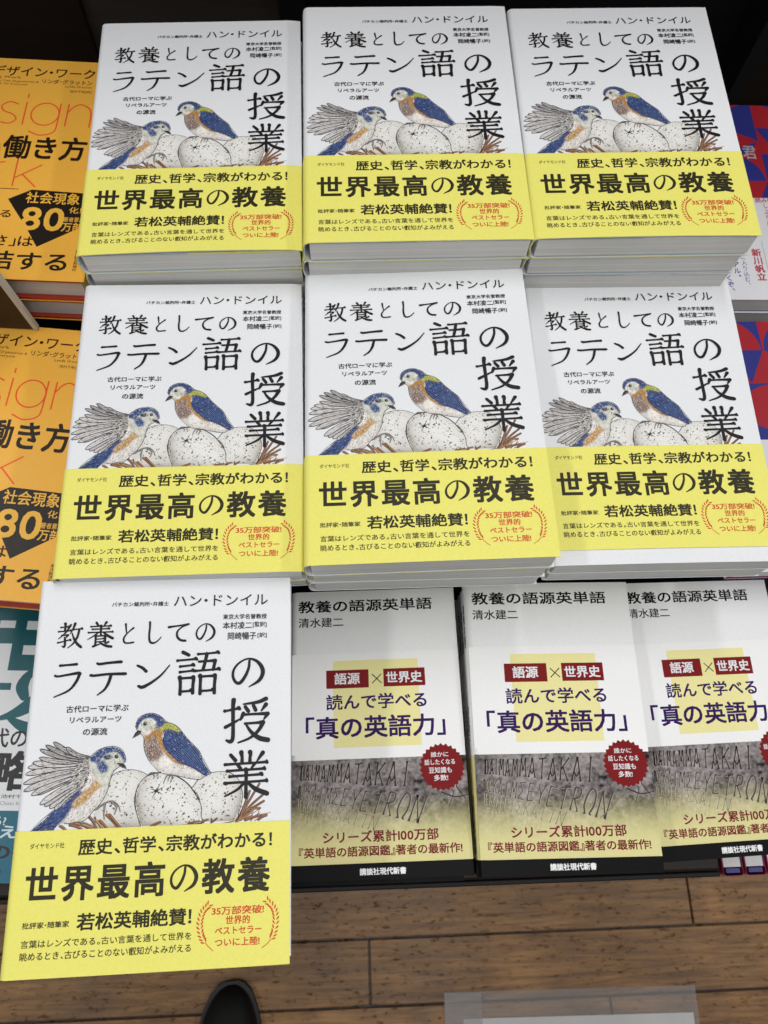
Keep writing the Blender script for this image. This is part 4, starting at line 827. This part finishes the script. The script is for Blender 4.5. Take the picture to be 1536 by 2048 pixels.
# ------------------------------------------------------------------ orange hardcovers on the left
def thin(p, shape, col, w=1.0):
    for st in shape: p.stroke([(x, y, w) for x, y in st], col, smooth=6)
def arc(cx, cy, rx, ry, a0, a1, n=10): return [(cx + rx * math.cos(math.radians(a)), cy + ry * math.sin(math.radians(a))) for a in np.linspace(a0, a1, n)]
ORANGE = (.85, .44, .06)
def orange_print():
    p = Print(); K = (.020, .012, .006); RD = (.80, .085, .03); OR2 = (.82, .45, .06)
    p.text('リデザイン・ワーク', 31, 111, 171.8, 9.3, K, .012)
    p.text('Redesigning Work', 24, 60.3, 168.6, 2.9, K); p.text('How to Transform Your Organization &', 24, 73, 165.3, 2.4, K); p.text('Make Hybrid Work for Everyone', 24, 65.6, 162.6, 2.3, K)
    p.text('リンダ・グラットン', 75.5, 110.5, 165.8, 4.2, K, .01); p.text('Lynda Gratton', 92, 110.5, 162.4, 2.5, K); p.text('池村千秋[訳]', 96, 111, 158.0, 2.8, K)
    # thin red display letters
    xh = 20
    def letter(ch, x, b):
        r = 9
        if ch == 'd': thin(p, [arc(x + r, b + 10, r, 10, 0, 360, 24)], RD); thin(p, [[(x + 2 * r, b), (x + 2 * r, b + 34)]], RD)
        if ch == 'e': thin(p, [arc(x + r, b + 10, r, 10, 0, 320, 22), [(x, b + 10), (x + 2 * r, b + 10)]], RD)
        if ch == 's': thin(p, [[(x + 12, b + 18), (x + 6, b + 20), (x + 1, b + 16), (x + 3, b + 11.5), (x + 9, b + 9), (x + 12.5, b + 4.5), (x + 8, b + .3), (x, b + 2)]], RD)
        if ch == 'i': thin(p, [[(x, b), (x, b + 20)], [(x, b + 24.5), (x, b + 27.5)]], RD)
        if ch == 'g': thin(p, [arc(x + r + .5, b + 10, r + .5, 10, 0, 360, 24), [(x + 2 * r + 1, b + 20), (x + 2 * r + 1, b + 2), (x + 2 * r - .5, b - 6), (x + r, b - 9), (x + 1, b - 6)]], RD)
        if ch == 'n': thin(p, [[(x, b), (x, b + 20)], [(x, b + 12), (x + 4, b + 18), (x + 9, b + 20), (x + 15, b + 16), (x + 16.5, b + 9), (x + 16.5, b)]], RD)
        if ch == 'w': thin(p, [[(x, b + 20), (x + 5.5, b)], [(x + 5.5, b), (x + 11, b + 20)], [(x + 11, b + 20), (x + 16.5, b)], [(x + 16.5, b), (x + 22, b + 20)]], RD)
        if ch == 'o': thin(p, [arc(x + r, b + 10, r, 10, 0, 360, 24)], RD)
        if ch == 'r': thin(p, [[(x, b), (x, b + 20)], [(x, b + 13), (x + 3, b + 18.5), (x + 8, b + 20)]], RD)
        if ch == 'k': thin(p, [[(x, b), (x, b + 25)], [(x + 16.5, b + 18.5), (x, b + 6.5)], [(x + 5, b + 10), (x + 15, b)]], RD)
    for ch, x in (('d', 8), ('e', 29), ('s', 51), ('i', 68.5), ('g', 73), ('n', 97.5)): letter(ch, x, 127.5)
    for ch, x in (('w', 4), ('o', 31), ('r', 55), ('k', 71.5)): letter(ch, x, 74)
    p.text('新しい働き方', 3, 115, 97.5, 20, K, .021)
    p.stroke([(20, 71.5, .5), (76, 71.5, .5)], K)
    p.poly([(71, 63), (85, 71.5), (126, 70), (127, 46), (96, 25.5), (87, 40), (80, 50)], (.016, .011, .008))
    p.text('社会現象', 82.5, 117.5, 60.3, 9.3, OR2, .012); p.text('化！', 112, 120, 53.4, 5, OR2, .008); p.text('80', 82.5, 109.5, 38.8, 18, OR2, .016)
    p.text('著者累計', 109.5, 123, 46.4, 3.8, OR2, .008); p.text('万部', 109.3, 122.5, 38.6, 7.2, OR2, .014)
    p.text('「豊かさ」は', 40, 93, 25.4, 8.6, K, .012); p.text('に直結する', 32, 117, 7.4, 14, K, .016); p.text('あふれる', 40, 75, 48, 6, K, .012)
    p.text('東洋経済新報社', 121.2, 124.0, 8, 16.5, K, .006, vertical=True)
    return p.arrays()
kp = orange_print()
WK, HK, TK = .130, .188, .0212
def hard_meshes(W, H, t, prn, base, board, mat, bandprn=None, band_h=0, bt=.0021, bandcol=(.8, .8, .8), flapcol=None):
    bend = bend_fn(W, H, t, 0, 0, 0)
    j = join([wrapper(section(W, t, .0004, .0022), -H / 2, H / 2, .0003, bend, lambda v: base), on_sheet(prn, W, H, t, .0004, bend)])
    mb = MB(); b = bt; ins = .0034 if bt > .001 else .0008
    mb.box((-W / 2 + .004, -H / 2 + .0006, t - b), (W / 2 - .0008, H / 2 - .0006, t - .0001)); mb.box((-W / 2 + .004, -H / 2 + .0006, .0001), (W / 2 - .0008, H / 2 - .0006, b)); mb.box((-W / 2 + .0006, -H / 2 + .0006, .002), (-W / 2 + .0036, H / 2 - .0006, t - .002))
    me = bpy.data.meshes.new('board_cover'); me.from_pydata(mb.v, [], mb.f); me.materials.append(board)
    mp = pages_mesh('page_block', -W / 2 + .0045, W / 2 - ins - .0006, -H / 2 + ins, H / 2 - ins, b + .0002, t - b - .0002, M_PAGES_W)
    out = [('jacket', mesh_of('jacket', j, mat), 0, None, []), ('board_cover', me, 0, None, []), ('page_block', mp, 0, None, [])]
    if bandprn is not None:
        o = join([wrapper(section(W, t, .0008, .0024), -H / 2 - .0001, -H / 2 + band_h, .0003, bend, lambda v: bandcol), on_sheet(bandprn, W, H, t, .0008, bend)])
        out.append(('white_band', mesh_of('white_band', o, mat), 0, None, []))
    return out
KP = hard_meshes(WK, HK, TK, kp, ORANGE, M_RED, M_ORANGE)
for (x, y, z, yaw, pl) in ((-.2243, .410, .127, -2.9, 'the back left stack'), (-.2270, .2140, .087, -6.2, 'the nearer left stack')):
    n = 2 if z > .1 else 1; pitch = .0220; rng = random.Random(int(y * 1000))
    for k in range(n):
        j = [0, 0, 0] if k == 0 else [rng.uniform(-.0015, .0010), rng.uniform(-.001, .001), rng.uniform(-.008, .008)]
        lab = ('orange hardcover with thin red letters, top of %s' % pl) if k == 0 else 'orange hardcover with red boards, %s of %s' % (ORD[k], pl)
        place(KP, 'hardcover_book', pose_mtx(x + j[0], y + j[1], z - k * pitch, math.radians(yaw) + j[2], 0, 0, TK), lab, group='orange hardcovers in two stacks')
# teal and white book at the very front left
def teal_print():
    p = Print(); T = (.006, .105, .125); K = (.015, .015, .016); TB = (.012, .13, .19)
    p.text('LIFE', 6, 73, 143, 42, T, .05);
    p.poly([(20, 126), (58.5, 126), (58.5, 131), (20, 131)], T); p.poly([(33, 100), (41, 100), (41, 126.2), (33, 126.2)], T)
    p.stroke([(78, 141, 5), (70, 137, 6), (66.5, 129, 9), (69, 122, 7)], T, smooth=8)
    p.stroke([(50, 105, 2), (60, 108, 5), (70, 113, 9), (84, 124, 12)], T, smooth=8); p.stroke([(60, 107, 3), (70, 101.5, 7), (84, 97, 10)], T, smooth=8)
    p.text('100年時代の', 6, 76, 86.5, 13, K, .014); p.text('戦略', 25, 84, 58.5, 25, K, .030)
    p.text('池村千秋[訳]', 64.8, 92, 52.6, 2.9, K, .006); p.text('Chiaki Ikemura', 65, 88, 48.6, 2.4, (.25, .3, .33))
    p.poly([(0, 0), (130, 0), (130, 45), (0, 45)], TB)
    p.text('どうする?', 40, 71, 35.5, 6, (.8, .8, .8), .008); p.text('人生を変える', 14, 92, 27.5, 8.5, (.62, .72, .74), .02); p.text('最新の行動', 30, 110, 14.5, 9.5, K, .026); p.text('東洋経済新報社', 48, 74, 6, 2.6, K)
    return p.arrays()
LP = hard_meshes(WK, HK, .0208, teal_print(), (.78, .79, .80), M_CARD, M_ORANGE)
place(LP, 'hardcover_book', pose_mtx(-.2385, .049, -.0335, math.radians(-2.5), 0, 0, .0208), 'white and teal book lying beneath the orange stack at the front left corner', group=None)

# ------------------------------------------------------------------ red and blue novels on the right
WM, HM, TM = .128, .188, .0142
def novel_prints():
    p = Print(); B = (.030, .034, .22); R = (.38, .018, .028); c = 27.0
    for i in range(5):
        for j in range(7):
            x, y = i * c - 1, j * c + 2; k = (i * 2 + j * 3) % 4
            x1, y1 = min(x + c, 128), min(y + c, 188); x0, y0 = max(x, 0), max(y, 0)
            if x1 <= x0 or y1 <= y0: continue
            p.poly([(x0, y0), (x1, y0), (x1, y1), (x0, y1)], B if (i + j) % 2 else R, layer=1)
            f = R if (i + j) % 2 else B
            cl = lambda pts: [(min(max(a, 0), 128), min(max(b, 0), 188)) for a, b in pts]
            if k == 0: p.poly(cl([(x, y)] + arc(x, y, c * .96, c * .96, 0, 90, 12)), f, layer=3)
            elif k == 1: p.poly(cl([(x, y + c), (x + c / 2, y), (x + c, y + c)]), f, layer=3)
            elif k == 2: p.poly(cl([(x + c, y)] + arc(x + c, y, c * .96, c * .96, 90, 180, 12)), f, layer=3)
            else: p.poly(cl([(x, y), (x + c, y + c / 2), (x, y + c)]), f, layer=3); p.poly(cl([(x + c, y + c / 2), (x + c, y), (x + c * .6, y)]), f, layer=4)
    p.L = 8
    p.text('君', 65.5, 76, 132, 13, (.42, .38, .40), .012)
    o = Print(); RD = (.45, .03, .06); BL = (.06, .055, .28)
    o.text('新川帆立', 54, 61, 17, 28, RD, .026, vertical=True)
    o.text('の謎に入り込む、', 44.5, 48.5, 13, 36, BL, .004, vertical=True); o.text('究極のリアル。', 37.5, 42.5, 20, 36, BL, .018, vertical=True); o.text('ここまでよくぞ、', 30.5, 35.5, 8, 40, BL, .014, vertical=True); o.text('した！', 23, 27, 8, 13, BL, .006, vertical=True)
    for t, x, y, h, c_ in (('興奮しました', 77, 58, 30, BL), ('しぶりに', 71, 66, 22, RD), ('も最後まで', 83, 58, 28, RD), ('味わってほしい', 68, 12, 36, RD), ('すごい！', 88, 66, 20, BL)): o.text(t, x, x + 3.8, y, h, c_, .008, vertical=True)
    o.text('読み始めたら止まらない！', 66, 120, 88.5, 4.6, RD, .012)
    o.stroke([(63.5, 18, .3), (63.5, 52, .3)], (.25, .22, .25))
    return p.arrays(), o.arrays()
np1, np2 = novel_prints()
MP = hard_meshes(WM, HM, TM, np1, (.30, .02, .05), M_BLUEBOARD, M_JACKET, np2, .093, bt=.0006, bandcol=(.74, .74, .76))
for (x, y, z, yaw, pl) in ((.3155, .425, .081, -.6, 'back right novel stack'), (.3120, .2230, .075, .6, 'nearer right novel stack')):
    n = 2 if z > .08 else 1; pitch = .0150; rng = random.Random(int(y * 900))
    for k in range(n):
        j = [0, 0, 0] if k == 0 else [rng.uniform(-.0015, .0015), rng.uniform(-.0012, .001), rng.uniform(-.006, .006)]
        lab = ('red and blue patterned novel, top of the %s' % pl) if k == 0 else 'red and blue novel, %s of the %s' % (ORD[k], pl)
        place(MP, 'novel', pose_mtx(x + j[0], y + j[1], z - k * pitch, math.radians(yaw) + j[2], 0, 0, TM), lab, group='red and blue novels in two stacks')
# upright novels in a low rack at the table's right front corner, top edges showing
rk = MB(); rk.box((.262, -.064, -.2580), (.46, .099, -.2490), bev=.001)
tr = rk.build('low_rack', M_TABLE); tr['label'] = 'low dark rack at the right front corner holding upright novels'; tr['category'] = 'rack'
for k in range(5):
    x0 = .2690 + k * .0168
    place(MP, 'novel', Matrix.Translation((x0, .0045, -.2488 + HM / 2)) @ Matrix(((0, 0, 1, 0), (1, 0, 0, 0), (0, 1, 0, 0), (0, 0, 0, 1))),
          'upright novel in the low rack, %s from the left' % ['first', 'second', 'third', 'fourth', 'fifth'][k], group='upright novels in the low rack')

# ------------------------------------------------------------------ sign card, shoe, clear sleeve
card = bpy.data.objects.new('sign_card', None); COL.objects.link(card); card.location = (-.207, .3035, .0885); card.rotation_euler = (math.radians(3), 0, math.radians(-4))
card['label'] = 'dark brown sign card with pale edge standing on the front orange stack'; card['category'] = 'sign'
mb = MB(); mb.box((-.12, 0, 0), (-.0016, .0024, .13), bev=.0004); mb.build('panel', simple('dark_brown_gloss', (.020, .010, .006), .4, .2), card)
mb = MB(); mb.box((-.0015, -.0004, 0), (.0016, .0030, .1305), bev=.0005); mb.build('edge_strip', simple('pale_grey_edge', (.52, .52, .49), .5), card)

def shoe():
    root = bpy.data.objects.new('shoe', None); COL.objects.link(root); root.location = (-.166, -.310, FZ); root.rotation_euler = (0, 0, math.radians(4))
    root['label'] = 'black leather shoe tip on the floor at the bottom edge'; root['category'] = 'shoe'
    #   y (toe at +), half width, height, x centre
    S = [(.0755, .005, .012, .004), (.072, .014, .020, .003), (.062, .024, .027, .002), (.045, .033, .034, 0), (.02, .040, .041, -.002), (-.02, .048, .055, -.002), (-.06, .045, .072, 0), (-.11, .038, .090, .002), (-.16, .034, .088, .003), (-.195, .030, .080, .003), (-.212, .018, .070, .003), (-.216, .006, .060, .003)]
    V = []; F = []; n = 20
    for y, w, h, cx in S:
        for k in range(n):
            a = math.pi * k / (n - 1); r = abs(math.cos(a)) ** .75 * (1 if math.cos(a) > 0 else -1)
            V.append((cx + w * r, y, .013 + (h - .013) * math.sin(a) ** .8 if h > .013 else .013))
    for i in range(len(S) - 1):
        for k in range(n - 1): F.append((i * n + k, i * n + k + 1, (i + 1) * n + k + 1, (i + 1) * n + k))
    o = obj('upper', V, F, simple('black_leather', (.005, .0045, .004), .5, .2, .25, 160), root, smooth=True)
    m_ = o.modifiers.new('s', 'SUBSURF'); m_.levels = 1; m_.render_levels = 2
    V = []; F = []
    ring = [(cx + w + .004, y + (.004 if y > .06 else 0)) for y, w, h, cx in S] + [(cx - w - .004, y + (.004 if y > .06 else 0)) for y, w, h, cx in reversed(S)]
    k = len(ring)
    for z in (.0005, .0125):
        for a, b in ring: V.append((a, b, z))
    F = [tuple(range(k))[::-1], tuple(range(k, 2 * k))] + [(i, (i + 1) % k, k + (i + 1) % k, k + i) for i in range(k)]
    obj('sole', V, F, simple('black_rubber', (.010, .010, .010), .6), root)
shoe()

def sleeve():
    root = bpy.data.objects.new('plastic_sleeve', None); COL.objects.link(root); root.location = (.302, -.3705, FZ + .0010); root.rotation_euler = (0, 0, math.radians(-.9))
    root['label'] = 'clear plastic sleeve with a white sheet lying on the wooden floor'; root['category'] = 'sleeve'
    mt, nt, b = new_mat('clear_plastic')
    out = nt.nodes['Material Output']; tr_ = N(nt, 'ShaderNodeBsdfTransparent'); tr_.inputs[0].default_value = (.965, .965, .965, 1)
    b.inputs['Base Color'].default_value = (.52, .50, .48, 1); b.inputs['Roughness'].default_value = .32
    ns = N(nt, 'ShaderNodeTexNoise', Scale=30.0, Detail=3.0); nt.links.new(coords(nt, (1, 4, 1)), ns.inputs[0]); bump(nt, b, ns.outputs[0], .5, .002)
    mx = N(nt, 'ShaderNodeMixShader'); mx.inputs[0].default_value = .17
    nt.links.new(tr_.outputs[0], mx.inputs[1]); nt.links.new(b.outputs[0], mx.inputs[2]); nt.links.new(mx.outputs[0], out.inputs['Surface'])
    W, H = .357, .222
    def sheet(name, x0, x1, y0, y1, z, wav, par, mat, nx=24, ny=14):
        V = []; F = []
        for j in range(ny):
            for i in range(nx):
                x = x0 + (x1 - x0) * i / (nx - 1); y = y0 + (y1 - y0) * j / (ny - 1)
                V.append((x, y, z + wav * (1 + math.sin(x * 31 + y * 11) * math.sin(y * 23 + 1))))
        for j in range(ny - 1):
            for i in range(nx - 1): a = j * nx + i; F.append((a, a + 1, a + nx + 1, a + nx))
        return obj(name, V, F, mat, par, smooth=True)
    sheet('back_film', -W / 2, W / 2, -H / 2, H / 2, 0, .0004, root, mt)
    ps = sheet('paper_sheet', -W / 2 + .026, W / 2 - .007, -H / 2 + .004, H / 2 - .033, .0012, .0004, root, simple('white_paper', (.62, .62, .60), .6, .4, .04, 20))
    sheet('front_film', -W / 2 + .0003, W / 2 - .0003, -H / 2 + .0003, H / 2 - .0003, .0026, .0004, root, mt)
    mb = MB(); mb.box((-W / 2 + .001, -H / 2 + .001, .0038), (-W / 2 + .052, H / 2 - .001, .0042)); mb.build('tape_strip', mt, root)
sleeve()
